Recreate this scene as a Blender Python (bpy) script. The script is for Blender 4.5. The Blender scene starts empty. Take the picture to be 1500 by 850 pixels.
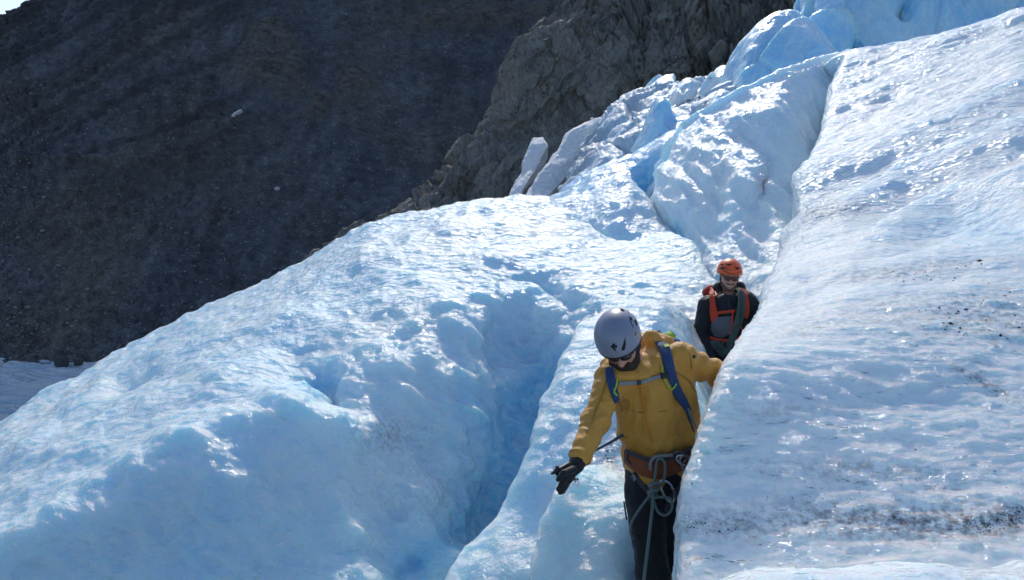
import bpy, math, random
import numpy as np
from mathutils import Vector, Matrix

S = bpy.context.scene
COL = S.collection
rng = np.random.default_rng(7)
random.seed(7)

# ------------------------------------------------------------------ camera, world, sun, exposure
CAM = np.array([0.0, 0.0, 2.9])
PITCH = math.radians(-10.0)
FOC = 1120.0                       # focal length in photo pixels (1500 wide)
cam_d = bpy.data.cameras.new('camera')
cam_d.sensor_width = 36.0
cam_d.lens = 36.0 * FOC / 1500.0
cam_d.clip_start = 0.05
cam_d.clip_end = 20000
cam = bpy.data.objects.new('camera', cam_d)
COL.objects.link(cam)
cam.location = CAM
cam.rotation_euler = (math.radians(90) + PITCH, 0, 0)
S.camera = cam

SUN_AZ, SUN_EL = math.radians(4), math.radians(36)
SUN_DIR = Vector((math.sin(SUN_AZ) * math.cos(SUN_EL), math.cos(SUN_AZ) * math.cos(SUN_EL), math.sin(SUN_EL)))
W = bpy.data.worlds.new('World')
S.world = W
W.use_nodes = True
wn = W.node_tree
sky = wn.nodes.new('ShaderNodeTexSky')
sky.sky_type = 'NISHITA'
sky.sun_disc = False
sky.sun_elevation = SUN_EL
sky.sun_rotation = SUN_AZ
sky.altitude = 800
sky.air_density = 1.0
sky.dust_density = 1.6
sky.ozone_density = 2.2
bg = wn.nodes['Background']
wn.links.new(sky.outputs[0], bg.inputs[0])
bg.inputs[1].default_value = 0.15
sun_d = bpy.data.lights.new('sun', 'SUN')
sun_d.energy = 2.3
sun_d.angle = math.radians(2.5)
sun_d.color = (1.0, 0.93, 0.83)
sun = bpy.data.objects.new('sun', sun_d)
COL.objects.link(sun)
sun.rotation_euler = (-SUN_DIR).to_track_quat('-Z', 'Y').to_euler()
S.view_settings.view_transform = 'Standard'
S.view_settings.look = 'None'
S.view_settings.exposure = 0.18
S.view_settings.gamma = 1.0
S.cycles.use_denoising = True
S.cycles.adaptive_threshold = 0.02
S.cycles.max_bounces = 6
S.cycles.diffuse_bounces = 3
S.cycles.glossy_bounces = 2
S.cycles.transmission_bounces = 3
S.cycles.caustics_reflective = False
S.cycles.caustics_refractive = False
S.cycles.sample_clamp_indirect = 4.0

# ------------------------------------------------------------------ helpers
CP, SP = math.cos(PITCH), math.sin(PITCH)

def P(px, py, d):
    """point of the place seen at photo pixel (px, py) at camera depth d"""
    x = (px - 750.0) / FOC
    y = (425.0 - py) / FOC
    return np.array([CAM[0] + d * x, CAM[1] + d * (CP - y * SP), CAM[2] + d * (SP + y * CP)])

def project(v):
    r = v - CAM
    d = r[..., 1] * CP + r[..., 2] * SP
    u = -r[..., 1] * SP + r[..., 2] * CP
    d = np.where(np.abs(d) < 1e-6, 1e-6, d)
    return 750 + FOC * r[..., 0] / d, 425 - FOC * u / d, d

def _hash(ix, iy, iz, s):
    h = (ix.astype(np.uint32) * np.uint32(374761393) + iy.astype(np.uint32) * np.uint32(668265263)
         + iz.astype(np.uint32) * np.uint32(2147483647) + np.uint32((s * 974711) & 0xffffffff))
    h = (h ^ (h >> np.uint32(13))) * np.uint32(1274126177)
    h = (h ^ (h >> np.uint32(16))) * np.uint32(2246822519)
    return h ^ (h >> np.uint32(15))

def _rnd(ix, iy, iz, s):
    return _hash(ix, iy, iz, s).astype(np.float64) / 4294967295.0

def noise(p, scale=1.0, seed=0):
    """gradient noise, about -1..1"""
    q = np.asarray(p, float) * scale
    i = np.floor(q).astype(np.int64)
    f = q - i
    w = f * f * f * (f * (f * 6 - 15) + 10)
    out = 0
    for dx in (0, 1):
        for dy in (0, 1):
            for dz in (0, 1):
                h = _hash(i[..., 0] + dx, i[..., 1] + dy, i[..., 2] + dz, seed)
                gx = (h & np.uint32(1023)).astype(float) / 511.5 - 1
                gy = ((h >> np.uint32(10)) & np.uint32(1023)).astype(float) / 511.5 - 1
                gz = ((h >> np.uint32(20)) & np.uint32(1023)).astype(float) / 511.5 - 1
                g = gx * (f[..., 0] - dx) + gy * (f[..., 1] - dy) + gz * (f[..., 2] - dz)
                ww = (w[..., 0] if dx else 1 - w[..., 0]) * (w[..., 1] if dy else 1 - w[..., 1]) * (w[..., 2] if dz else 1 - w[..., 2])
                out = out + g * ww
    return out * 1.3

def fbm(p, scale, octs=4, seed=0, gain=0.5, lac=2.03):
    a, o = 1.0, 0
    for k in range(octs):
        o = o + a * noise(p, scale, seed + k * 17)
        a *= gain; scale *= lac
    return o

def ridged(p, scale, octs=4, seed=0, gain=0.5):
    a, o = 1.0, 0
    for k in range(octs):
        o = o + a * (1 - 2 * np.abs(noise(p, scale, seed + k * 17)))
        a *= gain; scale *= 2.05
    return o

def worley(p, scale=1.0, seed=0, need2=False, ident=False):
    q = np.asarray(p, float) * scale
    i = np.floor(q).astype(np.int64)
    f1 = np.full(q.shape[:-1], 9.0); f2 = f1.copy(); idv = np.zeros_like(f1)
    for dx in (-1, 0, 1):
        for dy in (-1, 0, 1):
            for dz in (-1, 0, 1):
                a, b, c = i[..., 0] + dx, i[..., 1] + dy, i[..., 2] + dz
                d = ((a + _rnd(a, b, c, seed) - q[..., 0]) ** 2 + (b + _rnd(a, b, c, seed + 1) - q[..., 1]) ** 2
                     + (c + _rnd(a, b, c, seed + 2) - q[..., 2]) ** 2)
                m = d < f1
                f2 = np.where(m, f1, np.minimum(f2, d))
                if ident:
                    idv = np.where(m, _rnd(a, b, c, seed + 5), idv)
                f1 = np.where(m, d, f1)
    f1 = np.sqrt(f1); f2 = np.sqrt(f2)
    if ident:
        return f1, f2, idv
    return (f1, f2) if need2 else f1

def facets(p, scale, seed, tilt=1.0, step=.5):
    """broken-rock relief: every cell is a tilted plane with its own height"""
    q = np.asarray(p, float) * scale
    i = np.floor(q).astype(np.int64)
    best = np.full(q.shape[:-1], 9.0); h = np.zeros_like(best); idv = h.copy(); sec = best.copy()
    for dx in (-1, 0, 1):
        for dy in (-1, 0, 1):
            for dz in (-1, 0, 1):
                a, b, c = i[..., 0] + dx, i[..., 1] + dy, i[..., 2] + dz
                r = [_rnd(a, b, c, seed + t) for t in range(6)]
                ex, ey, ez = q[..., 0] - a - r[0], q[..., 1] - b - r[1], q[..., 2] - c - r[2]
                d = ex * ex + ey * ey + ez * ez
                hh = tilt * ((r[3] - .5) * ex + (r[4] - .5) * ey + (r[5] - .5) * ez) * 2 + step * (r[3] * 7.13 % 1 - .5)
                m = d < best
                sec = np.where(m, best, np.minimum(sec, d))
                best = np.where(m, d, best); h = np.where(m, hh, h); idv = np.where(m, r[5] * 5.37 % 1, idv)
    return h / scale, idv, np.sqrt(sec) - np.sqrt(best)

def smooth(e0, e1, x):
    t = np.clip((x - e0) / (e1 - e0), 0, 1)
    return t * t * (3 - 2 * t)

def spline(a, n, axis):
    """Catmull-Rom resampling of control points along an axis"""
    a = np.moveaxis(a, axis, 0)
    m = a.shape[0]
    ext = np.concatenate([2 * a[:1] - a[1:2], a, 2 * a[-1:] - a[-2:-1]])
    t = np.linspace(0, m - 1, n)
    i = np.minimum(t.astype(int), m - 2)
    f = (t - i).reshape((-1,) + (1,) * (a.ndim - 1))
    p0, p1, p2, p3 = ext[i], ext[i + 1], ext[i + 2], ext[i + 3]
    r = 0.5 * (2 * p1 + (p2 - p0) * f + (2 * p0 - 5 * p1 + 4 * p2 - p3) * f ** 2 + (3 * p1 - p0 - 3 * p2 + p3) * f ** 3)
    return np.moveaxis(r, 0, axis)

def grid_normals(v):
    n = np.cross(np.gradient(v, axis=1), np.gradient(v, axis=0))
    n /= np.linalg.norm(n, axis=-1, keepdims=True) + 1e-12
    c = CAM - v
    if np.median((n * c).sum(-1)) < 0:
        n = -n
    return n

def raw_mesh(name, v, f, mats, smooth_shade=True, attrs=None, mat_idx=None):
    """v (N,3), f (M,k) with k = 3 or 4"""
    me = bpy.data.meshes.new(name)
    v = np.ascontiguousarray(v, np.float32); f = np.ascontiguousarray(f, np.int32)
    me.vertices.add(len(v)); me.vertices.foreach_set('co', v.ravel())
    k = f.shape[1]
    me.loops.add(f.size); me.loops.foreach_set('vertex_index', f.ravel())
    me.polygons.add(len(f))
    me.polygons.foreach_set('loop_start', np.arange(0, f.size, k, dtype=np.int32))
    me.polygons.foreach_set('loop_total', np.full(len(f), k, np.int32))
    if smooth_shade:
        me.polygons.foreach_set('use_smooth', np.ones(len(f), bool))
    if mat_idx is not None:
        me.polygons.foreach_set('material_index', np.asarray(mat_idx, np.int32))
    for nm, val in (attrs or {}).items():
        a = me.attributes.new(nm, 'FLOAT', 'POINT')
        a.data.foreach_set('value', np.asarray(val, np.float32).ravel())
    for m in (mats if isinstance(mats, (list, tuple)) else [mats]):
        me.materials.append(m)
    me.update(calc_edges=True)
    me.validate()
    return me

def link(name, me, parent=None, **props):
    o = bpy.data.objects.new(name, me)
    COL.objects.link(o)
    if parent is not None:
        o.parent = parent
    for k, v in props.items():
        o[k] = v
    return o

def grid_faces(n, m, flip=False):
    idx = np.arange(n * m).reshape(n, m)
    f = np.stack([idx[:-1, :-1], idx[:-1, 1:], idx[1:, 1:], idx[1:, :-1]], -1).reshape(-1, 4)
    return f[:, ::-1] if flip else f

def expand(rows):
    """control rows: (px,py,d) or (px,py,d,dx,dy,dz) -> world points"""
    out = []
    for r in rows:
        o = []
        for c in r:
            p = P(*c[:3])
            if len(c) == 6:
                p = p + np.array(c[3:])
            o.append(p)
        out.append(o)
    return np.array(out)

def patch(name, rows, nr, nc, mat, disp=None, brushes=(), attrs=None, **props):
    """sheet of terrain through control points, sculpted along its normals"""
    ctl = expand(rows)
    v = spline(spline(ctl, nr, 0), nc, 1)
    # brushes: ((px,py), rx, ry, angle, amount)  -  soft dents (negative) and bulges
    for (bx, by), rx, ry, ang, amt in brushes:
        n = grid_normals(v)
        qx, qy, _ = project(v)
        ca, sa = math.cos(math.radians(ang)), math.sin(math.radians(ang))
        ux = ((qx - bx) * ca + (qy - by) * sa) / rx
        uy = (-(qx - bx) * sa + (qy - by) * ca) / ry
        v = v + n * (amt * np.exp(-(ux ** 2 + uy ** 2)))[..., None]
    if disp:
        n = grid_normals(v)
        v = v + n * disp(v, *project(v))[..., None]
    n = np.cross(np.gradient(v, axis=1), np.gradient(v, axis=0))
    flip = np.median((n * (CAM - v)).sum(-1)) > 0
    at = attrs(v, *project(v)) if attrs else None
    f = grid_faces(nr, nc, flip=flip)
    me = raw_mesh(name, v.reshape(-1, 3), f, mat, attrs=at)
    o = link(name, me, **props)
    return o, v

class N:
    """small node-tree builder"""
    def __init__(self, name):
        self.m = bpy.data.materials.new(name)
        self.m.use_nodes = True
        self.t = self.m.node_tree
        self.b = self.t.nodes['Principled BSDF']
        self.co = self.t.nodes.new('ShaderNodeTexCoord').outputs['Object']
    def node(self, typ, ins=None, **kw):
        n = self.t.nodes.new(typ)
        for k, v in kw.items():
            setattr(n, k, v)
        for k, v in (ins or {}).items():
            self.put(n.inputs[k], v)
        return n
    def put(self, sock, v):
        if isinstance(v, bpy.types.NodeSocket):
            self.t.links.new(v, sock)
        else:
            sock.default_value = v
    def mapping(self, scale=(1, 1, 1), rot=(0, 0, 0), co=None):
        return self.node('ShaderNodeMapping', {'Vector': co or self.co, 'Scale': scale, 'Rotation': rot}).outputs[0]
    def noise(self, scale, detail=3, rough=.5, co=None, dist=0.0):
        return self.node('ShaderNodeTexNoise', {'Vector': co or self.co, 'Scale': scale, 'Detail': detail, 'Roughness': rough, 'Distortion': dist}).outputs['Fac']
    def voro(self, scale, co=None, feature='F1', out='Distance', rnd=1.0):
        return self.node('ShaderNodeTexVoronoi', {'Vector': co or self.co, 'Scale': scale, 'Randomness': rnd}, feature=feature).outputs[out]
    def ramp(self, fac, stops, interp='LINEAR'):
        n = self.node('ShaderNodeValToRGB', {'Fac': fac})
        cr = n.color_ramp
        cr.interpolation = interp
        while len(cr.elements) < len(stops):
            cr.elements.new(0.5)
        for e, (p, c) in zip(cr.elements, stops):
            e.position = p
            e.color = (c if isinstance(c, tuple) else (c, c, c)) + (1,) if not (isinstance(c, tuple) and len(c) == 4) else c
        return n.outputs['Color']
    def math(self, op, a, b=0.0, c=0.0, clamp=False):
        return self.node('ShaderNodeMath', {0: a, 1: b, 2: c}, operation=op, use_clamp=clamp).outputs[0]
    def mix(self, fac, a, b, blend='MIX'):
        n = self.node('ShaderNodeMix', data_type='RGBA', blend_type=blend)
        self.put(n.inputs[0], fac)
        for s, v in ((6, a), (7, b)):
            self.put(n.inputs[s], v + (1,) if isinstance(v, tuple) and len(v) == 3 else v)
        return n.outputs[2]
    def attr(self, name):
        return self.node('ShaderNodeAttribute', attribute_name=name).outputs['Fac']
    def bump(self, height, dist, strength=1.0, normal=None):
        n = self.node('ShaderNodeBump', {'Height': height, 'Distance': dist, 'Strength': strength})
        if normal is not None:
            self.put(n.inputs['Normal'], normal)
        return n.outputs[0]
    def set(self, **kw):
        al = dict(color='Base Color', rough='Roughness', metal='Metallic', normal='Normal', spec='Specular IOR Level', ior='IOR',
                  sss='Subsurface Weight', sssr='Subsurface Radius', ssss='Subsurface Scale', coat='Coat Weight', coatr='Coat Roughness', coatn='Coat Normal', coati='Coat IOR', sheen='Sheen Weight',
                  alpha='Alpha', trans='Transmission Weight', aniso='Anisotropic', sheenr='Sheen Roughness')
        for k, v in kw.items():
            self.put(self.b.inputs[al[k]], v + (1,) if k == 'color' and isinstance(v, tuple) and len(v) == 3 else v)
        return self.m

def simple(name, color, rough=.6, bump=None, var=0.15, **kw):
    """cloth / plastic / metal with slight natural variation"""
    n = N(name)
    c = n.mix(n.noise(40, 3), tuple(x * (1 - var) for x in color), tuple(min(1, x * (1 + var)) for x in color))
    kw = dict(kw)
    if bump:
        kw['normal'] = n.bump(n.noise(bump[0], 3), bump[1], 1.0)
    return n.set(color=c, rough=rough, **kw)
# ------------------------------------------------------------------ ice materials
def ice_material(name, white, blue, grain, streak, rough=(.09, .34), dirt=(.23, .22, .23), sss=.8, blueness=.5, fine=1.0, radius=.5, soft=1.0, skin=1.0):
    """old glacier ice: white weathered crust over blue ice, granular melt surface, embedded silt where 'dirt' says"""
    n = N(name)
    big = n.noise(.7, 4, .55)
    med = n.noise(5.0, 4, .6)
    blue_at = n.attr('blue')
    f = n.math('ADD', n.math('MULTIPLY', n.math('SUBTRACT', big, .5), 1.6), blueness)
    f = n.math('ADD', f, n.math('MULTIPLY', n.math('SUBTRACT', med, .5), .5))
    f = n.math('ADD', f, blue_at, clamp=True)
    col = n.mix(f, white, blue)
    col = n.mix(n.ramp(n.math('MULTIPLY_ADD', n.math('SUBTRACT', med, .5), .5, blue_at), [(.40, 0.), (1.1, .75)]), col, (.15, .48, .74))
    # milky bubbly veins
    vein = n.ramp(n.noise(2.2, 5, .6, co=n.mapping(streak), dist=.6), [(.45, 0.), (.5, 1.), (.56, 0.)])
    col = n.mix(n.math('MULTIPLY', vein, .25), col, (.86, .9, .93))
    # silt
    silt = n.math('MULTIPLY', n.attr('dirt'), n.ramp(n.noise(28, 5, .7), [(.42, 0.), (.62, 1.)]), clamp=True)
    col = n.mix(silt, col, dirt)
    r = n.math('MULTIPLY_ADD', n.noise(14, 3), rough[1] - rough[0], rough[0])
    # relief: metre-long melt ripples, palm-sized cups, sugar grain
    st = n.mapping(streak)
    h1 = n.noise(3.0, 4, .55, co=st, dist=.3)
    h2 = n.voro(grain * .45, co=n.mapping(tuple(1 + (s - 1) * .5 for s in streak)), feature='SMOOTH_F1')
    h3 = n.noise(grain * 2.2, 3, .6)
    nb = n.bump(h1, .09 * soft)
    nb = n.bump(h2, .026 * soft, normal=nb)
    nb = n.bump(h3, .007 * soft, normal=nb)
    # the wet granular skin glints on its own, rougher relief; the light inside the ice stays soft
    sk = n.bump(h1, .10 * fine)
    sk = n.bump(h2, .034 * fine, normal=sk)
    sk = n.bump(h3, .014 * fine, normal=sk)
    return n.set(color=col, rough=.6, ior=1.31, spec=.3, normal=nb, sss=sss, sssr=(.25, .6, 1.0), ssss=radius, coat=skin, coatr=r, coati=1.33, coatn=sk)

ICE_RIDGE = ice_material('ridge_ice', (.78, .90, .95), (.40, .71, .89), 26, (1.0, 1.6, 1.6), blueness=.38)
ICE_BLOCK = ice_material('block_ice', (.83, .90, .915), (.55, .76, .88), 44, (.6, 1.8, 2.2), rough=(.07, .22), blueness=.25, fine=1.35, sss=.8, radius=.3, soft=.45)
ICE_WALL = ice_material('wall_ice', (.82, .90, .94), (.46, .72, .88), 30, (1.6, 1.6, .6), blueness=.3, soft=.6)
ICE_BLUE = ice_material('serac_ice', (.64, .83, .94), (.26, .60, .87), 10, (1.2, 1.2, .7), blueness=.6)
ICE_DIRTY = ice_material('dirty_ice', (.58, .67, .74), (.34, .56, .74), 10, (1.2, 1.2, .7), rough=(.3, .6), blueness=.3, sss=.3, skin=.4)

# ------------------------------------------------------------------ glacier
def scallop(v, s, seed, st=(1, 1, 1)):
    """ablation cups: shallow bowls with sharp rims"""
    w = v + 0.25 / s * np.stack([noise(v, s * .8, seed + 40), noise(v, s * .8, seed + 41), noise(v, s * .8, seed + 42)], -1)
    f = worley(w * np.array(st), s, seed)
    return f * f

# --- left ridge: sunlit back, shaded face falling into the crevasse
A_rows = []
sky_l = [(-420, 850, 7.2), (-200, 735, 8.2), (0, 622, 9), (150, 535, 10), (300, 457, 11), (400, 412, 11.4), (445, 388, 11.7), (520, 341, 12), (640, 312, 12.3), (790, 295, 12.5), (900, 352, 11), (1000, 353, 10.2), (1045, 425, 8.9)]
mid_l = [(-420, 930, 5.9), (-200, 820, 6.6), (0, 690, 7), (150, 605, 7.6), (285, 530, 8.2), (385, 482, 8.6), (440, 452, 9.0), (520, 412, 9.6), (635, 360, 10.2), (765, 326, 11), (870, 372, 10.3), (985, 374, 9.6), (1040, 440, 8.5)]
brk_l = [(-420, 1010, 5.0), (-200, 900, 5.5), (0, 752, 5.9), (150, 668, 6.25), (270, 600, 6.6), (370, 560, 6.9), (430, 532, 7.2), (520, 482, 7.8), (630, 412, 8.7), (735, 366, 9.8), (830, 392, 9.6), (960, 402, 9.1), (1030, 460, 8.1)]
f1_raw = [(-420, 1060, 4.85), (-200, 960, 5.3), (0, 810, 5.62), (155, 735, 5.95), (280, 672, 6.25), (385, 640, 6.5), (450, 615, 6.75), (545, 565, 7.3), (650, 490, 8.1), (745, 430, 9.0), (830, 430, 8.9), (940, 430, 8.7), (1022, 480, 7.9)]
f1_l = [(x, y - 4, d - .16) for x, y, d in f1_raw]
f2_l = [(-420, 1120, 4.8), (-200, 1030, 5.2), (0, 880, 5.45), (150, 820, 5.7), (290, 770, 5.9), (410, 740, 6.15), (485, 715, 6.4), (585, 665, 6.85), (690, 590, 7.5), (765, 530, 8.2), (830, 490, 8.3), (920, 470, 8.2), (1012, 500, 7.7)]
f3_l = [(-420, 1200, 4.8), (-200, 1100, 5.15), (0, 960, 5.3), (145, 900, 5.5), (300, 865, 5.65), (430, 830, 5.85), (520, 800, 6.1), (630, 750, 6.5), (725, 690, 7.1), (795, 630, 7.6), (840, 560, 7.8), (905, 510, 7.8), (1005, 530, 7.5)]
f4_l = [(-420, 1300, 4.8), (-200, 1220, 5.1), (0, 1080, 5.2), (140, 1000, 5.4), (310, 970, 5.5), (450, 920, 5.7), (545, 890, 5.9), (665, 845, 6.3), (765, 780, 6.8), (825, 710, 7.2), (850, 640, 7.5), (900, 560, 7.6), (1000, 570, 7.4)]
mixr = lambda a, b, c, w: [tuple(w * q + (1 - w) / 2 * (p + r) for p, q, r in zip(x, y, z)) for x, y, z in zip(a, b, c)]
brk_s = mixr(mid_l, brk_l, f1_l, .45)
f1_s = mixr(brk_l, f1_l, f2_l, .6)
def off(row, dx, dy, dz):
    return [c[:3] + (dx, dy, dz) for c in row]
def up_c(c, k=1.0):
    return c
A_rows = [off(sky_l, -1.5, 6.0, -7.0), off(sky_l, -.8, 2.6, -1.9), off(sky_l, -.3, .9, -.28), sky_l, mid_l, brk_s, f1_s, f2_l, f3_l, f4_l, off(f4_l, .1, .1, -1.5)]

def A_disp(v, qx, qy, d):
    tone = smooth(0, 60, qy - np.interp(qx, [c[0] for c in brk_l], [c[1] for c in brk_l]))   # 0 on the back, 1 on the face
    h = .10 * fbm(v * (1, 1, 1.4), .8, 4, 3)
    st = np.array([1.0, 1.0, 1.0])
    dg = v @ np.array(Matrix.Rotation(math.radians(35), 3, 'Y'))        # cups are drawn out along the melt flow
    h = h + (1 - tone) * (.050 * scallop(v, 2.6, 11, (1.0, .8, 1)) + .034 * scallop(v, 5.5, 13, (.8, 1.1, 1)) + .014 * scallop(v, 11, 14, (.8, 1.1, 1)) + .018 * noise(v, 4.0, 31))
    h = h + tone * (.035 * scallop(v, 2.2, 17, (1, 1, .6)) + .060 * scallop(dg, 4.4, 19, (.55, 1, 1.3)) + .030 * scallop(dg, 9.0, 20, (.6, 1, 1.3)) + .012 * scallop(dg, 18, 21, (.6, 1, 1.2)) + .12 * fbm(v * (1, 1, .5), 1.3, 3, 23) + .012 * ridged(dg * np.array([.4, 1, 1.4]), 5, 3, 24))
    return h

def A_attr(v, qx, qy, d):
    cr = np.interp(qy, [470, 540, 600, 660, 740, 800, 860], [850, 830, 796, 785, 742, 690, 640])
    blue = .95 * np.exp(-((qx - cr + 25) / 55) ** 2) * smooth(450, 600, qy) * smooth(880, 760, qy) + .7 * np.exp(-(((qx - 468) / 48) ** 2 + ((qy - 562) / 36) ** 2)) + .6 * np.exp(-(((qx - 598) / 26) ** 2 + ((qy - 832) / 24) ** 2))  # crevasse ice's own blue, deepened in colour to keep its floor shaded
    blue = blue + .12 * smooth(0, 140, qy - np.interp(qx, [c[0] for c in brk_l], [c[1] for c in brk_l])) - .1  # face below the break tinted bluer: shadow colour put into the ice
    dirt = .55 * np.exp(-(((qx - 560) / 50) ** 2 + ((qy - 635) / 25) ** 2)) + .4 * np.exp(-(((qx - 30) / 60) ** 2 + ((qy - 660) / 14) ** 2)) + .25 * np.exp(-(((qx - 620) / 70) ** 2 + ((qy - 720) / 70) ** 2))
    return {'blue': blue, 'dirt': dirt}

A_br = [((475, 562), 66, 38, 25, -.38), ((440, 612), 70, 18, 25, .10),
        ((760, 480), 40, 50, 60, -.2), ((560, 770), 40, 110, 12, -.10), ((600, 832), 30, 34, 0, -.2),
        ((742, 680), 85, 140, 24, -.42), ((738, 775), 55, 50, 30, -.5), ((180, 565), 40, 9, -28, -.18), ((805, 425), 50, 16, 25, -.15), ((330, 720), 90, 90, 0, .12)]
glacier_ridge, GA = patch('glacier_ridge', A_rows, 420, 620, ICE_RIDGE, A_disp, A_br, A_attr, kind='structure')

# --- ice bank between crevasse and walkers
Y_edge = [(640, 960, 4.5), (650, 870, 4.6), (682, 803, 4.75), (742, 740, 4.95), (788, 650, 5.2), (795, 602, 5.4), (832, 530, 5.8), (852, 472, 6.2), (880, 452, 6.5), (900, 440, 6.9)]
Y_1 = [(700, 960, 4.35), (715, 870, 4.45), (740, 810, 4.6), (785, 750, 4.75), (822, 670, 4.95), (835, 620, 5.15), (862, 550, 5.5), (885, 495, 5.9), (910, 458, 6.3), (930, 440, 6.8)]
Y_2 = [(790, 960, 4.2), (805, 870, 4.3), (820, 820, 4.4), (845, 760, 4.55), (868, 690, 4.75), (880, 640, 4.95), (900, 575, 5.3), (920, 515, 5.7), (945, 465, 6.2), (965, 442, 6.8)]
Y_3 = [(900, 960, 4.1), (905, 870, 4.2), (915, 820, 4.3), (925, 770, 4.45), (935, 710, 4.65), (940, 660, 4.9), (955, 600, 5.2), (970, 540, 5.6), (990, 480, 6.2), (1000, 455, 6.9)]
Y_4 = [(1040, 960, 4.1), (1040, 870, 4.2), (1040, 820, 4.3), (1040, 770, 4.5), (1035, 720, 4.7), (1030, 670, 5.0), (1025, 620, 5.4), (1020, 570, 5.9), (1016, 510, 6.5), (1020, 480, 7.2)]
Y_rows = [off(Y_edge, .25, .35, -2.2), off(Y_edge, .1, .22, -.55), off(Y_edge, .01, .08, -.10), Y_edge, Y_1, Y_2, Y_3, Y_4, off(Y_4, .5, .2, -1.2)]
def Y_disp(v, qx, qy, d):
    return .06 * fbm(v, 1.5, 4, 51) + .030 * scallop(v, 4.5, 53, (1, 1, .7)) + .012 * scallop(v, 11, 55)
def Y_attr(v, qx, qy, d):
    return {'blue': .35 * np.exp(-(((qx - 810) / 60) ** 2 + ((qy - 700) / 120) ** 2)) - .15, 'dirt': .9 * np.exp(-(((qx - 898 + (qy - 660) * .35) / 14) ** 2 + ((qy - 650) / 45) ** 2)) + .35 * np.exp(-(((qx - 985) / 60) ** 2 + ((qy - 455) / 22) ** 2))}
ice_bank, GY = patch('ice_bank', Y_rows, 220, 260, ICE_RIDGE, Y_disp, [((960, 470), 20, 14, 0, .1)], Y_attr, kind='structure')

Z_edge = [(790, 990, 3.80), (778, 860, 4.02), (802, 775, 4.2), (824, 716, 4.36), (840, 694, 4.5), (885, 688, 4.7), (930, 690, 4.8), (990, 690, 4.9)]
Z_1 = [(850, 990, 3.78), (830, 880, 3.95), (840, 810, 4.1), (852, 765, 4.22), (866, 740, 4.34), (900, 728, 4.46), (940, 722, 4.52), (1000, 718, 4.6)]
Z_2 = [(930, 990, 3.75), (920, 900, 3.88), (920, 850, 4.0), (920, 800, 4.1), (925, 770, 4.16), (940, 750, 4.24), (970, 738, 4.3), (1020, 730, 4.35)]
Z_rows = [off(Z_edge, .25, .55, -1.4), off(Z_edge, .05, .3, -.4), off(Z_edge, .0, .09, -.05), Z_edge, Z_1, Z_2, off(Z_2, .1, -.12, -.8)]
def Z_disp(v, qx, qy, d):
    return .07 * fbm(v, 2.0, 5, 61) + .020 * scallop(v, 6, 63) + .008 * scallop(v, 14, 64)
def Z_attr(v, qx, qy, d):
    return {'blue': 0 * qx - .1, 'dirt': .9 * np.exp(-(((qx - 843) / 9) ** 2 + ((qy - 705) / 7) ** 2))}
ice_step, GZ = patch('ice_step', Z_rows, 140, 180, ICE_RIDGE, Z_disp, (), Z_attr, kind='structure')

# --- big right-hand block
R_left = [(1244, 85, 13.2), (1226, 118, 12.2), (1211, 200, 10.6), (1179, 250, 9.4), (1173, 318, 8.3), (1148, 375, 7.2), (1127, 440, 5.3), (1078, 518, 4.0), (1060, 562, 3.72), (1034, 640, 3.5), (1015, 705, 3.35), (1010, 780, 3.2), (1008, 860, 3.0), (1002, 990, 2.75)]
R_right = [(1520, 13, 12.0), (1520, 48, 11.0), (1520, 95, 9.8), (1520, 140, 8.8), (1520, 200, 7.6), (1520, 272, 6.5), (1520, 350, 5.5), (1520, 430, 4.7), (1520, 500, 4.2), (1520, 580, 3.8), (1520, 660, 3.5), (1520, 755, 3.2), (1520, 860, 2.9), (1520, 1000, 2.6)]
R_rows = []
for (lx, ly, ld), (rx, ry, rd) in zip(R_left, R_right):
    row = [(lx, ly, ld, .12, .45, -1.6), (lx, ly, ld, .0, .16, -.32), (lx, ly, ld, -.02, .04, -.06), (lx + 3, ly - 1, ld - .01)]
    for t in (.09, .25, .5, .75, 1.0, 1.35, 2.0, 3.0):
        s = t ** 1.0
        row.append((lx + (rx - lx) * t, ly + (ry - ly) * s, 1 / ((1 - s) / ld + s / rd) if t <= 1 else rd + (rd - ld) * .02 * (t - 1)))
    R_rows.append(row)
r0 = R_rows[0]
R_rows = [[c[:3] + ((c[3] if len(c) == 6 else 0) - .6, 3.0, -2.6 + (c[5] if len(c) == 6 else 0)) for c in r0], [c[:3] + ((c[3] if len(c) == 6 else 0) - .2, .9, -.3 + (c[5] if len(c) == 6 else 0)) for c in r0]] + R_rows

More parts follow.
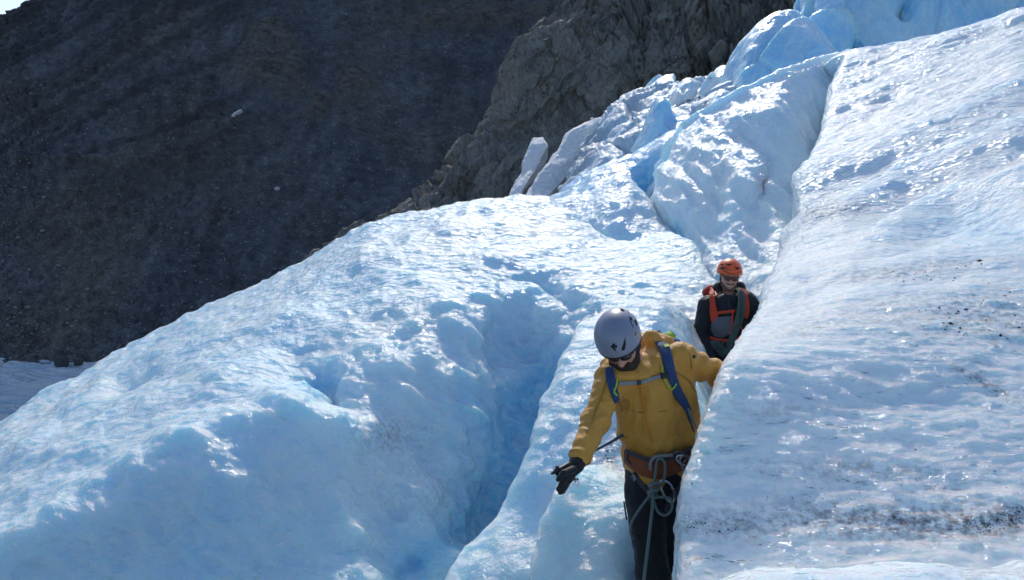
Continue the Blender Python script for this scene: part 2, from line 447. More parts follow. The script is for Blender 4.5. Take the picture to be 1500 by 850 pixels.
def ledge(qx, qy, pts, w, amt):
    """terrace lip: rises sharply at the line, fades away below it (photo-plane distances only guide the sculpting)"""
    xs = [p[0] for p in pts]; ys = [p[1] for p in pts]
    t = (qy - np.interp(qx, xs, ys)) / w
    fade = smooth(xs[0] - 30, xs[0] + 40, qx) * (1 - smooth(xs[-1] - 40, xs[-1] + 30, qx))
    return amt * fade * np.where(t < 0, np.exp(-(t * 3.0) ** 2), np.exp(-t * t * .6) )
def R_disp(v, qx, qy, d):
    k = np.clip(d / 5.0, .55, 2.4)
    vs = v * np.array([.55, 1.5, 1.5])
    h = .040 * fbm(vs, .7, 3, 71) * k * (.5 + .5 * smooth(3.5, 6, d))
    near = 1 - smooth(6, 9, d)
    h = h + .014 * k * scallop(v, 3.2, 73, (.5, 1.5, 1.5)) + .014 * scallop(v, 7.0, 75, (.6, 1.4, 1.4)) + .008 * k * ridged(v * np.array([.35, 1.5, 1.5]), 3.0, 3, 78)
    h = h + near * (.009 * scallop(v, 13, 77, (.7, 1.3, 1.3)) + .007 * ridged(v * np.array([.5, 1.6, 1.6]), 7, 3, 79))
    wob = 9 * noise(v, 1.1, 91) + 4 * noise(v, 4, 92)
    for pts, w, a in [([(1160, 350), (1240, 322), (1330, 262), (1420, 235), (1530, 178)], 24, .14),
                      ([(1180, 262), (1280, 232), (1400, 190), (1530, 120)], 20, .11),
                      ([(1130, 420), (1250, 380), (1330, 330), (1400, 292), (1530, 262)], 24, .10),
                      ([(1210, 425), (1330, 392), (1420, 366), (1530, 372)], 34, .06),
                      ([(1240, 735), (1330, 716), (1430, 735), (1530, 725)], 30, .015)]:
        h = h + ledge(qx, qy + wob, pts, w, a * np.clip(d / 6, .5, 1.5))
    return h
def R_attr(v, qx, qy, d):
    g = lambda cx, cy, sx, sy, a=0: np.exp(-((((qx - cx) * math.cos(a) + (qy - cy) * math.sin(a)) / sx) ** 2 + ((-(qx - cx) * math.sin(a) + (qy - cy) * math.cos(a)) / sy) ** 2))
    dirt = .6 * g(1430, 765, 190, 28) + .45 * g(1180, 765, 240, 26) + .4 * g(1270, 688, 130, 16) + .3 * g(1150, 600, 60, 10) + .75 * g(1215, 308, 55, 16, -.15) + .5 * g(1450, 470, 130, 30) + .55 * g(1330, 398, 130, 10, -.1) + .35 * g(1320, 445, 190, 16, -.1) + .3 * g(1230, 480, 130, 14, -.1) + .9 * g(1440, 560, 55, 6, .5)
    blue = .75 * g(1420, 330, 120, 45) + .45 * g(1300, 268, 110, 16, -.45) + .35 * g(1330, 585, 110, 28) + .3 * g(1240, 250, 80, 25, -.4) - .1
    return {'blue': blue, 'dirt': 1.35 * dirt + .06}
ice_block, GR = patch('ice_block', R_rows, 560, 560, ICE_BLOCK, R_disp, [((1330, 585), 90, 26, 0, -.035), ((1420, 325), 100, 45, 0, -.12)], R_attr, kind='structure')

# --- near lump at the photographer's feet
F_top = [(900, 960, 2.2), (1040, 870, 2.3), (1110, 838, 2.4), (1180, 834, 2.42), (1260, 842, 2.4), (1340, 832, 2.42), (1430, 838, 2.4), (1540, 832, 2.4), (1700, 840, 2.4)]
F_rows = [off(F_top, 0, .45, -.5), off(F_top, 0, .16, -.1), F_top, [(x, y + 45, d - .15) for x, y, d in F_top], [(x, y + 160, d - .4) for x, y, d in F_top], [(x, y + 420, d - .8) for x, y, d in F_top]]
patch('foreground_ice', F_rows, 90, 260, ICE_BLOCK, lambda v, qx, qy, d: .02 * fbm(v, 4, 4, 101) + .010 * scallop(v, 14, 103), (), lambda v, qx, qy, d: {'blue': 0 * qx - .4, 'dirt': .4 * smooth(1300, 1450, qx)}, kind='structure')

# --- scalloped back wall
W_cols = [
    [(1005, 188, 14.4), (985, 225, 14.0), (968, 262, 13.7), (958, 302, 13.3), (985, 340, 12.8), (1005, 368, 12.3), (1018, 420, 11.6)],
    [(1050, 162, 14.0), (1035, 210, 13.4), (1020, 260, 12.9), (1010, 310, 12.4), (1020, 345, 12.0), (1030, 385, 11.5), (1035, 450, 10.9)],
    [(1110, 131, 13.6), (1095, 190, 12.9), (1085, 250, 12.3), (1075, 310, 11.7), (1070, 360, 11.2), (1065, 410, 10.7), (1060, 490, 10.1)],
    [(1175, 104, 13.6), (1160, 170, 12.8), (1145, 235, 12.1), (1130, 300, 11.5), (1115, 350, 11.0), (1100, 410, 10.4), (1088, 500, 9.8)],
    [(1238, 86, 14.6), (1228, 135, 14.2), (1212, 210, 13.2), (1190, 280, 12.2), (1168, 340, 11.2), (1148, 410, 10.2), (1128, 500, 9.2)],
    [(1330, 75, 17), (1300, 135, 17), (1280, 210, 16), (1250, 280, 15), (1220, 340, 14), (1195, 410, 13), (1175, 500, 12)]]
W_rows = list(map(list, zip(*W_cols)))
W_rows = [[r[0][:3] + (.6, 1.5, -1.2)] + [r[0][:3] + (.1, .35, -.15)] + r for r in W_rows]
W_rows = [[c[:3] + (-.5 + (c[3] if len(c) == 6 else 0), 2.5, -2.2) for c in W_rows[0]], [c[:3] + (-.1 + (c[3] if len(c) == 6 else 0), .5, -.1) for c in W_rows[0]]] + W_rows
def W_disp(v, qx, qy, d):
    sl = np.stack([v[..., 0] + .25 * v[..., 1], -.59 * v[..., 1] + .8 * v[..., 2], .8 * v[..., 1] + .59 * v[..., 2]], -1)   # across, out of, and down the wall
    tone = smooth(0, 40, qy - np.interp(qx, [1005, 1238], [188, 86]))
    return .12 * tone * fbm(sl * np.array([1.5, 1, .22]), 1.0, 3, 111) + .07 * tone * ridged(sl * np.array([1.6, 1, .16]), 1.6, 2, 112) + .045 * scallop(sl, 3.2, 113, (1.4, 1, .45)) + .040 * scallop(sl, 5.5, 115, (1.2, 1, .75)) + .006 * noise(v, 9, 117)
ice_wall, GW = patch('ice_wall', W_rows, 300, 260, ICE_WALL, W_disp, [((1205, 150), 16, 40, 15, .12), ((1120, 270), 16, 60, 15, -.12), ((1050, 300), 18, 60, 10, -.12)], lambda v, qx, qy, d: {'blue': .9 * np.exp(-(((qx - 992) / 16) ** 2 + ((qy - 345) / 30) ** 2)) + .35 * np.exp(-(((qx - 1205) / 14) ** 2 + ((qy - 150) / 50) ** 2)) - .1, 'dirt': .5 * np.exp(-(((qx - 1118 + (qy - 260) * .2) / 9) ** 2 + ((qy - 265) / 30) ** 2))}, kind='structure')

# --- small pointed fin in the gully and the blue slope behind it
p_top = [(740, 330, 14.5), (800, 300, 14.2), (860, 283, 14), (908, 263, 13.8), (938, 285, 13.4), (965, 318, 13.0), (1000, 352, 12.4), (1040, 390, 12)]
p_m = [(760, 350, 13.6), (820, 322, 13.4), (865, 312, 13.2), (905, 305, 12.9), (930, 320, 12.7), (958, 342, 12.4), (995, 365, 12.0), (1040, 400, 11.6)]
p_b = [(780, 380, 13.0), (830, 365, 12.9), (870, 355, 12.6), (905, 360, 12.3), (930, 365, 12.1), (955, 375, 11.9), (990, 390, 11.7), (1040, 430, 11.3)]
patch('ice_fin', [off(p_top, .3, 1.5, -1.5), off(p_top, .1, .4, -.15), p_top, p_m, p_b, off(p_b, 0, -.3, -1.0)], 120, 160, ICE_WALL, lambda v, qx, qy, d: .09 * fbm(v, 1.1, 4, 121) + .05 * scallop(v, 2.6, 123), (), lambda v, qx, qy, d: {'blue': 0 * qx + .1, 'dirt': 0 * qx}, kind='structure')
b_top = [(690, 330, 18.5), (800, 297, 18), (865, 255, 17.6), (935, 217, 17.2), (1008, 186, 16.6), (1080, 150, 16), (1180, 110, 15.5)]
b_m = [(700, 340, 17.0), (805, 312, 16.5), (870, 283, 16.2), (935, 255, 16.0), (1000, 235, 15.6), (1080, 200, 15.3), (1180, 150, 15)]
b_b = [(720, 380, 15.6), (810, 350, 15.4), (870, 335, 15.2), (930, 330, 15.0), (990, 340, 14.6), (1080, 300, 14.5), (1180, 250, 14.5)]
patch('blue_slope', [off(b_top, .3, 2.5, -2.5), off(b_top, .1, .6, -.2), b_top, b_m, b_b, off(b_b, 0, -.3, -1.0)], 120, 200, ICE_BLUE, lambda v, qx, qy, d: .14 * fbm(v, .7, 4, 131) + .05 * scallop(v, 2.2, 133), [((945, 268), 26, 34, 20, -.8)], lambda v, qx, qy, d: {'blue': 1.1 * np.exp(-(((qx - 945) / 36) ** 2 + ((qy - 268) / 34) ** 2)) + .3 * np.exp(-(((qx - 880) / 60) ** 2 + ((qy - 285) / 24) ** 2)) - .25 * smooth(30, 0, qy - np.interp(qx, [690, 800, 865, 935, 1008], [330, 297, 255, 217, 186])), 'dirt': 0 * qx}, kind='structure')
# ------------------------------------------------------------------ seracs: blocks of blue ice behind the wall
def serac(name, label, outline, drop, bulge, mat, amp=.12, cup=1.6, seed=0, n=(150, 150), brushes=(), attrs=None, group=None, cat='serac', st=(1, 1, .7), big=.7):
    rows = [off(outline, .3, 2.2 * bulge, -3.0 * bulge), off(outline, .1, 1.2 * bulge, -.8 * bulge), off(outline, 0, .45 * bulge, -.12 * bulge), outline]
    for fy, fb in ((.14, .45), (.5, .85), (1.0, 1.1)):
        rows.append([(x, y + (drop[i] if isinstance(drop, (list, tuple)) else drop) * fy, d - bulge * fb) for i, (x, y, d) in enumerate(outline)])
    pr = dict(label=label, category=cat)
    if group: pr['group'] = group
    return patch(name, rows, n[0], n[1], mat, lambda v, qx, qy, d: amp * fbm(v, big, 4, 200 + seed) + amp * .45 * scallop(v, cup, 210 + seed, st) + amp * .12 * scallop(v, cup * 3, 213 + seed, st) + amp * 1.6 * facets(v * np.array([1, 1, .6]), .55, 220 + seed, 1.0, .3)[0],
                 brushes, attrs or (lambda v, qx, qy, d: {'blue': 0 * qx, 'dirt': 0 * qx}), **pr)

serac('serac', 'tall pale blue ice tower at the upper right edge with two small deep blue holes',
      [(1184, 120, 23), (1187, 60, 22.6), (1192, 15, 22.4), (1202, -25, 22.3), (1250, -60, 22.3), (1330, -75, 22.2), (1420, -50, 22), (1500, -10, 21.5), (1620, -30, 21), (1750, 0, 21)],
      [60, 120, 150, 190, 210, 220, 190, 150, 160, 160], 1.6, ICE_BLUE, .14, 1.4, 1, (220, 260),
      [((1329, 8), 9, 12, 0, -.9), ((1256, 66), 6, 7, 0, -.5), ((1225, 40), 40, 60, 20, .2), ((1360, 60), 50, 20, -20, -.2)],
      lambda v, qx, qy, d: {'blue': .8 * np.exp(-(((qx - 1329) / 12) ** 2 + ((qy - 8) / 15) ** 2)) + .7 * np.exp(-(((qx - 1256) / 8) ** 2 + ((qy - 66) / 8) ** 2)), 'dirt': 0 * qx})
serac('serac', 'rounded blue ice block with a bright rim leaning in front of the brown cliff',
      [(1040, 200, 20.5), (1058, 165, 20.4), (1072, 122, 20.3), (1083, 82, 20.2), (1095, 53, 20.1), (1120, 34, 20), (1152, 22, 20), (1178, 31, 19.8), (1198, 55, 19.5), (1215, 85, 19.2), (1235, 130, 19)],
      [40, 60, 90, 110, 120, 125, 125, 110, 90, 60, 40], 1.3, ICE_BLUE, .09, 1.7, 2, (180, 200), [((1165, 70), 50, 40, 30, .1), ((1185, 95), 16, 30, -40, -.15)])
serac('serac', 'small sharp blue ice peak with a steep right facet, low beside the dirty ice',
      [(925, 222, 19.6), (942, 190, 19.6), (955, 162, 19.6), (966, 142, 19.6), (980, 147, 19.5), (998, 166, 19.4), (1014, 172, 19.3), (1024, 180, 19.2), (1030, 200, 19)],
      55, .9, ICE_BLUE, .07, 1.8, 3, (90, 110), [((985, 172), 14, 16, 0, -.25)])
serac('serac', 'little blue ice tooth tucked under the left foot of the rounded block',
      [(1026, 190, 18.8), (1034, 165, 18.8), (1043, 142, 18.8), (1055, 128, 18.8), (1070, 132, 18.7), (1084, 146, 18.6), (1096, 165, 18.5)],
      50, .7, ICE_BLUE, .05, 2, 4, (80, 90))
SNOWY = ICE_WALL
serac('ice_boulder', 'greyish rounded ice knob at the cliff foot left of the big blue block',
      [(1028, 140, 23), (1040, 116, 23), (1052, 99, 23), (1064, 94, 23), (1075, 101, 23), (1080, 125, 22.8)], 30, .8, ICE_WALL, .05, 2, 5, (70, 80), cat='ice block')
serac('ice_boulder', 'thin tilted white ice slab on top of the dirty ice below the cliff',
      [(930, 148, 29), (945, 132, 29), (962, 117, 29), (978, 109, 29), (988, 113, 28.8), (990, 128, 28.6)], 22, .8, SNOWY, .05, 2, 6, (60, 80), cat='ice block')
serac('ice_boulder', 'rounded pale ice hump between tilted slab and grey knob',
      [(985, 150, 25), (995, 128, 25), (1008, 116, 25), (1022, 120, 25), (1034, 132, 24.8), (1040, 150, 24.6)], 30, .9, ICE_WALL, .06, 1.6, 7, (70, 80), cat='ice block')

D_top = [(846, 240, 31), (874, 192, 31), (905, 160, 30), (940, 140, 29), (975, 124, 28), (1010, 122, 27), (1055, 122, 26), (1100, 110, 25)]
D_mid = [(832, 268, 26), (864, 232, 25.5), (900, 200, 25), (940, 178, 24.5), (985, 158, 24), (1025, 150, 23), (1070, 140, 22.5), (1120, 130, 22)]
D_bot = [(806, 312, 20.5), (852, 274, 20.3), (900, 240, 20), (950, 216, 19.8), (1005, 195, 19.5), (1050, 170, 19), (1095, 150, 19), (1140, 140, 19)]
patch('dirty_ice', [off(D_top, .3, 2, -3), off(D_top, .1, .6, -.4), D_top, D_mid, D_bot, off(D_bot, 0, -.3, -2)], 170, 240, ICE_DIRTY,
      lambda v, qx, qy, d: .34 * fbm(v, .5, 4, 241) + .08 * ridged(v * np.array([.8, .8, .35]), .6, 3, 248) + .10 * facets(v * np.array([1.2, 1, .6]), .45, 242, 1.0, .5)[0] + .10 * facets(v * np.array([1.2, 1, .6]), 1.3, 244, 1.0, .5)[0] - .25 * smooth(.09, .0, (lambda f: f[1] - f[0])(worley(v * np.array([1, .6, .7]), .55, 245, True))), (),
      lambda v, qx, qy, d: {'blue': .35 * noise(v, .5, 247), 'dirt': np.clip(1.2 * smooth(26, 6, np.abs(qx - 874 + (qy - 195) * .65 + 8 * noise(v, 1.2, 251))) * smooth(180, 205, qy) + .35 * smooth(.1, .6, noise(v, .45, 249)) + .5 * smooth(.1, .0, (lambda f: f[1] - f[0])(worley(v * np.array([1, .6, .7]), .55, 245, True))), 0, 1)}, kind='structure')

# ------------------------------------------------------------------ snow tongues
sn = N('old_snow')
SNOW = sn.set(color=sn.mix(sn.ramp(sn.noise(6, 5, .7), [(.45, 0.), (.7, 1.)]), (.88, .89, .91), (.72, .73, .75)), rough=.75, normal=sn.bump(sn.noise(5, 4, .7), .12), sss=.2, sssr=(.5, .7, 1), ssss=.1)
def slab(name, label, left, right, seed, thick=.8):
    rows = []
    cols = []
    for k, ((lx, ly, ld), (rx, ry, rd)) in enumerate(zip(left, right)):
        lx += (0, -2.5, 2.5, -3, 2, -2, 0)[(k + seed) % 7]; rx += (0, 2.5, -3, 3, -2.5, 2, 0)[(k * 2 + seed) % 7]
        r = [(lx, ly, ld, 0, thick * 2, -.4), (lx, ly, ld, 0, thick, 0)]
        for t in (0.04, .2, .4, .6, .8, .96):
            r.append((lx + (rx - lx) * t, ly + (ry - ly) * t, ld + (rd - ld) * t - .25 * math.sin(t * math.pi)))
        r += [(rx, ry, rd, 0, thick, 0), (rx, ry, rd, 0, thick * 2, -.4)]
        rows.append(r)
    rows = [off(rows[0], 0, thick, .1)] + rows + [off(rows[-1], 0, thick, -.3)]
    return patch(name, rows, 130, 60, SNOW, lambda v, qx, qy, d: .16 * fbm(v, .5, 4, 260 + seed) + .05 * fbm(v, 2.5, 3, 263 + seed), label=label, category='snow patch', group='snow tongues under the cliff')
slab('snow_patch', 'narrow white snow tongue, the left of two below the dark cliff',
     [(783, 206, 36), (771, 220, 35.4), (771, 236, 35), (763, 255, 34.3), (752, 276, 33.5), (742, 296, 32.8), (735, 316, 32)],
     [(793, 205, 36), (800, 216, 35.4), (793, 232, 35), (787, 247, 34.3), (777, 265, 33.5), (768, 285, 32.8), (764, 316, 32)], 1)
slab('snow_patch', 'broad white snow tongue running down beside the dirty grey ice',
     [(866, 176, 33), (835, 196, 32.6), (814, 222, 32), (799, 245, 31.4), (783, 268, 31), (770, 288, 30.5), (756, 318, 30)],
     [(884, 174, 33), (868, 200, 32.4), (857, 226, 31.6), (838, 250, 31), (820, 270, 30.6), (802, 290, 30), (790, 322, 29.4)], 2)

# ------------------------------------------------------------------ rock cliff
rk = N('cliff_rock')
rc = rk.ramp(rk.noise(.22, 6, .62, dist=.4), [(.3, (.16, .158, .16)), (.45, (.26, .245, .22)), (.56, (.34, .31, .265)), (.7, (.21, .20, .20))])
rust = rk.ramp(rk.noise(.35, 5, .65, co=rk.mapping((1, 1, .5))), [(.56, 0.), (.72, 1.)])
rc = rk.mix(rk.math('MULTIPLY', rust, .6), rc, (.26, .17, .09))
lich = rk.ramp(rk.noise(1.6, 6, .7), [(.5, 0.), (.68, 1.)])
rc = rk.mix(rk.math('MULTIPLY', lich, .5), rc, (.40, .385, .36))
rc = rk.mix(rk.math('MULTIPLY', rk.ramp(rk.noise(5, 5, .75, co=rk.mapping((1, 1, .35), (0, .5, 0))), [(.52, 0.), (.6, 1.)]), .55), rc, (.08, .078, .078))
rc = rk.mix(rk.attr('pale'), rc, rk.mix(rk.noise(2.4, 5, .7), (.22, .21, .2), (.46, .43, .39)))
rc = rk.mix(rk.attr('crack'), rc, (.05, .05, .052))
nb = rk.bump(rk.noise(1.5, 6, .7, co=rk.mapping((1, 1, .5), (0, .5, 0))), .5)
nb = rk.bump(rk.voro(2.0, co=rk.mapping((1, 1, .4), (0, .6, 0)), feature='F1'), .25, normal=nb)
ROCK = rk.set(color=rc, rough=.8, normal=nb, spec=.3)
C_left = [(898, -150, 66), (855, -40, 64), (822, 12, 62), (775, 72, 60), (762, 110, 59), (758, 150, 58), (742, 190, 57), (712, 225, 56), (676, 258, 55), (640, 292, 54.5), (560, 322, 54), (500, 350, 53.5), (430, 400, 53)]
C_right = [(1560, -260, 52), (1560, -120, 50), (1560, -40, 47), (1560, 20, 45), (1560, 60, 43), (1560, 100, 42), (1500, 140, 41), (1400, 180, 40), (1300, 220, 39), (1250, 260, 38), (1200, 300, 37), (1150, 340, 36), (1100, 400, 35)]
C_rows = []
for (lx, ly, ld), (rx, ry, rd) in zip(C_left, C_right):
    row = [(lx, ly, ld, 3, 26, -9), (lx, ly, ld, 2.0, 11, -2.5), (lx, ly, ld, .6, 3.0, -.3), (lx, ly, ld)]
    for t in (.06, .16, .3, .46, .63, .82, 1.0):
        row.append((lx + (rx - lx) * t, ly + (ry - ly) * t - 8 * math.sin(math.pi * t), 1 / ((1 - t) / ld + t / rd) - 2.2 * math.sin(math.pi * t)))
    C_rows.append(row)
def crk(v, s, seed, st):
    w = v * np.array(st) + .35 / s * np.stack([noise(v, s * 1.3, seed + 31), noise(v, s * 1.3, seed + 32), noise(v, s * 1.3, seed + 33)], -1)
    return worley(w, s, seed, True, True) if False else worley(w, s, seed, ident=True)
ROT = np.array(Matrix.Rotation(math.radians(28), 3, 'Y'))
def C_parts(v, qx, qy):
    q = v @ ROT
    f1, f2, idd = crk(q, .36, 301, (1, 1, .7))
    g1, g2, idg = crk(q, .9, 311, (1.3, 1, .5))
    return q, f2 - f1, idd, g2 - g1, idg
def C_disp(v, qx, qy, d):
    q, e, idd, e2, idg = C_parts(v, qx, qy)
    blocky = smooth(860, 960, qx + .3 * (140 - qy))
    h = 1.2 * fbm(q * np.array([1, 1, .5]), .10, 3, 321) - .2
    w = .25 * np.stack([noise(q, 1.1, 331), noise(q, 1.1, 332), noise(q, 1.1, 333)], -1)
    fa = facets((q + w) * np.array([1.2, 1, .55]), .20, 341, 1.0, .55)[0]
    fb = facets((q + w) * np.array([1.3, 1, .45]), .55, 343, 1.0, .6)[0]
    fc = facets((q + w) * np.array([1.3, 1, .5]), 1.5, 345, 1.0, .7)[0]
    h = h + (.25 + .2 * blocky) * fa + (.32 + .2 * blocky) * fb + .42 * fc + .10 * ridged(q * np.array([1.6, 1, .4]), 1.4, 4, 323)
    h = h + blocky * (.5 * (idd - .5) - .45 * smooth(.10, 0, e) - .2 * smooth(.1, 0, e2))
    return h * smooth(0, 1, 1.0)
def C_attr(v, qx, qy, d):
    q, e, idd, e2, idg = C_parts(v, qx, qy)
    blocky = smooth(860, 960, qx + .3 * (140 - qy))
    pale = blocky * smooth(.35, .8, idd) * .75 * np.exp(-(((qx - 960) / 110) ** 2 + ((qy - 55) / 60) ** 2))
    return {'pale': pale, 'crack': blocky * np.maximum(smooth(.07, 0, e), .6 * smooth(.06, 0, e2))}
patch('rock_cliff', C_rows, 520, 620, ROCK, C_disp, [((760, 150), 30, 120, 25, .8), ((850, 120), 25, 90, 20, -1.0), ((700, 250), 40, 40, 0, .8)], C_attr, kind='structure')

# ------------------------------------------------------------------ dark scree mountain
mt = N('scree')
mc = mt.ramp(mt.noise(.02, 6, .6, dist=.5), [(.3, (.095, .10, .116)), (.5, (.122, .126, .142)), (.7, (.155, .156, .166))])
olive = mt.ramp(mt.noise(.011, 5, .6), [(.47, 0.), (.62, 1.)])
mc = mt.mix(mt.math('MULTIPLY', olive, .45), mc, (.16, .135, .09))
mc = mt.mix(mt.math('MULTIPLY', mt.ramp(mt.noise(.05, 6, .7, co=mt.mapping((1, .35, .35), (0, 0, .7))), [(.5, 0.), (.62, 1.)]), .45), mc, (.065, .065, .07))
for vs_, lo_, hi_ in ((2.6, .78, 1.25), (1.2, .88, 1.16)):
    vc = mt.node('ShaderNodeSeparateColor', {0: mt.voro(vs_, out='Color')}).outputs[0]
    mc = mt.mix(1.0, mc, mt.ramp(vc, [(0., lo_), (.6, .95), (.85, 1.1), (1., hi_)]), 'MULTIPLY')
big_ = mt.node('ShaderNodeSeparateColor', {0: mt.voro(.9, out='Color')}).outputs[1]
mc = mt.mix(mt.math('MULTIPLY', mt.ramp(big_, [(.93, 0.), (.95, 1.)]), mt.ramp(mt.voro(.9), [(.3, .8), (.5, 0.)])), mc, (.27, .265, .26))
mc = mt.mix(1.0, mc, mt.ramp(mt.attr('tone'), [(.1, .70), (.5, 1.), (.9, 1.35)]), 'MULTIPLY')
mc = mt.mix(mt.math('MULTIPLY', mt.attr('line'), .65), mc, (.05, .05, .055))
mc = mt.mix(mt.math('MULTIPLY', mt.attr('crag'), .85), mc, mt.mix(mt.ramp(mt.noise(.28, 8, .8, co=mt.mapping((1, 1, 1.8))), [(.35, 0.), (.62, 1.)]), (.045, .043, .045), (.24, .215, .185)))
nb = mt.bump(mt.noise(.35, 6, .75), 2.0)
SCREE = mt.set(color=mc, rough=.9, normal=nb, spec=.2)
ridge_far = [(-1100, 330, 380), (-700, 255, 385), (-400, 170, 400), (-160, 90, 410), (-60, 52, 418), (0, 27, 424), (60, -2, 430), (200, -50, 440), (400, -88, 455), (750, -110, 480), (1100, -120, 520), (1600, -120, 560), (2300, -60, 620)]
ridge = [(a, b, c * .90) for a, b, c in ridge_far]
foot = [(-1100, 480, 268), (-700, 492, 266), (-400, 502, 264), (-160, 508, 262), (-60, 512, 262), (0, 512, 262), (60, 517, 260), (200, 526, 258), (400, 526, 258), (750, 526, 258), (1100, 526, 258), (1600, 526, 258), (2300, 526, 258)]
M_rows = [off(foot, 0, -18, -6)]
for t in (0, .12, .3, .48, .66, .84, .95):
    M_rows.append([(a[0] + (b[0] - a[0]) * t, a[1] + (b[1] - a[1]) * t, 1 / ((1 - t) / a[2] + t / b[2]) + 9 * math.sin(math.pi * t)) for a, b in zip(foot, ridge)])
M_rows += [ridge, off(ridge, 0, 25, -4), off(ridge, 0, 160, -90)]
def M_parts(v, qx, qy, d):
    # rock bands: irregular areas of bare crag
    n1 = fbm(v, .02, 4, 401)
    g = lambda cx, cy, sx, sy: np.exp(-(((qx - cx) / sx) ** 2 + ((qy - cy) / sy) ** 2))
    n2 = fbm(v * np.array([1, 1, .7]), .045, 4, 403)
    crag = smooth(.42, .95, 1.0 * g(690, 15, 190, 42) + .62 * g(400, 60, 90, 70) + .6 * g(480, 130, 120, 60) + .35 * g(600, 300, 260, 90) + .45 * n1 + .35 * n2)
    return crag
def M_disp(v, qx, qy, d):
    crag = M_parts(v, qx, qy, d)
    # erosion gullies run down the fall line, leaning left on the left flank
    a = .6 * v[..., 0] - v[..., 1] + 6 * noise(v, .02, 425)
    gq = np.stack([a, 0 * a + 3.3, .12 * v[..., 2]], -1)
    h = 3.0 * fbm(v, .012, 4, 411) - .22 * np.maximum(0, ridged(gq, .05, 3, 413)) * (1 - crag)
    h = h + crag * (4.5 * ridged(v * np.array([1, 1, 1.8]), .05, 5, 417) + 1.2 * (worley(v * np.array([1, 1, 1.6]), .12, 419) - .5))
    h = h + .9 * fbm(v, .11, 5, 421) + .35 * facets(v, .35, 427, 1.0, .6)[0]
    h = h + 2.0 * np.exp(-((qy - 232 - 5 * noise(v, .02, 423)) / 5.0) ** 2) * smooth(-100, 60, qx) * (1 - smooth(420, 640, qx))
    return h
def M_attr(v, qx, qy, d):
    a = .6 * v[..., 0] - v[..., 1] + 10 * noise(v, .02, 425)
    gq = np.stack([a, 0 * a, .10 * v[..., 2]], -1)
    st = .35 * fbm(gq, .13, 4, 431, .7) * smooth(-300, -80, v[..., 0]) * .6 + .4 * fbm(v * np.array([1.6, .4, .4]), .1, 4, 433)
    bands = fbm(np.stack([.1 * v[..., 0], 0 * a, v[..., 2] + 8 * noise(v, .012, 437)], -1), .07, 3, 435)
    tone = np.clip(.5 + .8 * st + .2 * bands + .5 * fbm(v, .25, 4, 439, .7), 0, 1)
    line = smooth(1.05, 1.35, ridged(gq, .055, 3, 413)) * .9 * smooth(480, 300, qx) * smooth(330, 180, qy)
    return {'crag': M_parts(v, qx, qy, d), 'tone': tone, 'line': line}
patch('mountain', M_rows, 420, 760, SCREE, M_disp, (), M_attr, kind='structure')
MT = bpy.data.objects['mountain']
MV = np.empty(len(MT.data.vertices) * 3); MT.data.vertices.foreach_get('co', MV); MV = MV.reshape(-1, 3)

def rock_blob(seed, sub=1):
    import bmesh
    bm = bmesh.new()
    bmesh.ops.create_icosphere(bm, subdivisions=sub, radius=1)
    v = np.array([p.co[:] for p in bm.verts]); f = np.array([[q.index for q in p.verts] for p in bm.faces])
    bm.free()
    v = v * (1 + .45 * noise(v + seed * 7.3, 1.1, 500 + seed))[:, None]
    v = v * np.array([1, .8 + .4 * ((seed * 37) % 10) / 10, .55 + .3 * ((seed * 53) % 10) / 10])
    return v, f
BLOBS = [rock_blob(k, 1) for k in range(6)]
BLOBS0 = [rock_blob(k, 0) if False else (lambda vf: vf)(rock_blob(k, 1)) for k in range(1)]

def scatter(name, pts, sizes, mat, **props):
    """many small stones joined as one mass"""
    vs, fs, o = [], [], 0
    for i, (p, s) in enumerate(zip(pts, sizes)):
        v, f = BLOBS[i % len(BLOBS)] if s > .4 else TINY[i % len(TINY)]
        a = rng.uniform(0, 6.28); ca, sa = math.cos(a), math.sin(a)
        w = v @ np.array([[ca, sa, 0], [-sa, ca, 0], [0, 0, 1]]) * s + p
        vs.append(w); fs.append(f + o); o += len(v)
    return link(name, raw_mesh(name, np.concatenate(vs), np.concatenate(fs), mat, smooth_shade=False), **props)
oct_v = np.array([(1, 0, 0), (-1, 0, 0), (0, 1, 0), (0, -1, 0), (0, 0, .7), (0, 0, -.7)], float)
oct_f = np.array([(0, 2, 4), (2, 1, 4), (1, 3, 4), (3, 0, 4), (2, 0, 5), (1, 2, 5), (3, 1, 5), (0, 3, 5)])
TINY = [(oct_v * rng.uniform(.5, 1.3, (6, 1)), oct_f) for _ in range(8)]

STONE = simple('grey_stone', (.20, .20, .205), .9, (2, .1), var=.5)
qx, qy, qd = project(MV)
w = ((qx > -60) & (qx < 1000) & (qy > 120) & (qy < 560)) * (np.clip(qy - 120, 0, 400) / 400 + .12) * qd ** 2
pick = rng.choice(len(MV), 9000, p=w / w.sum())
pp = MV[pick] + rng.normal(0, .5, (9000, 3)) * np.array([1, .2, .2])
scatter('scree_stones', pp, np.clip(rng.lognormal(-1.5, .5, 9000), .10, 1.2), STONE, kind='stuff')

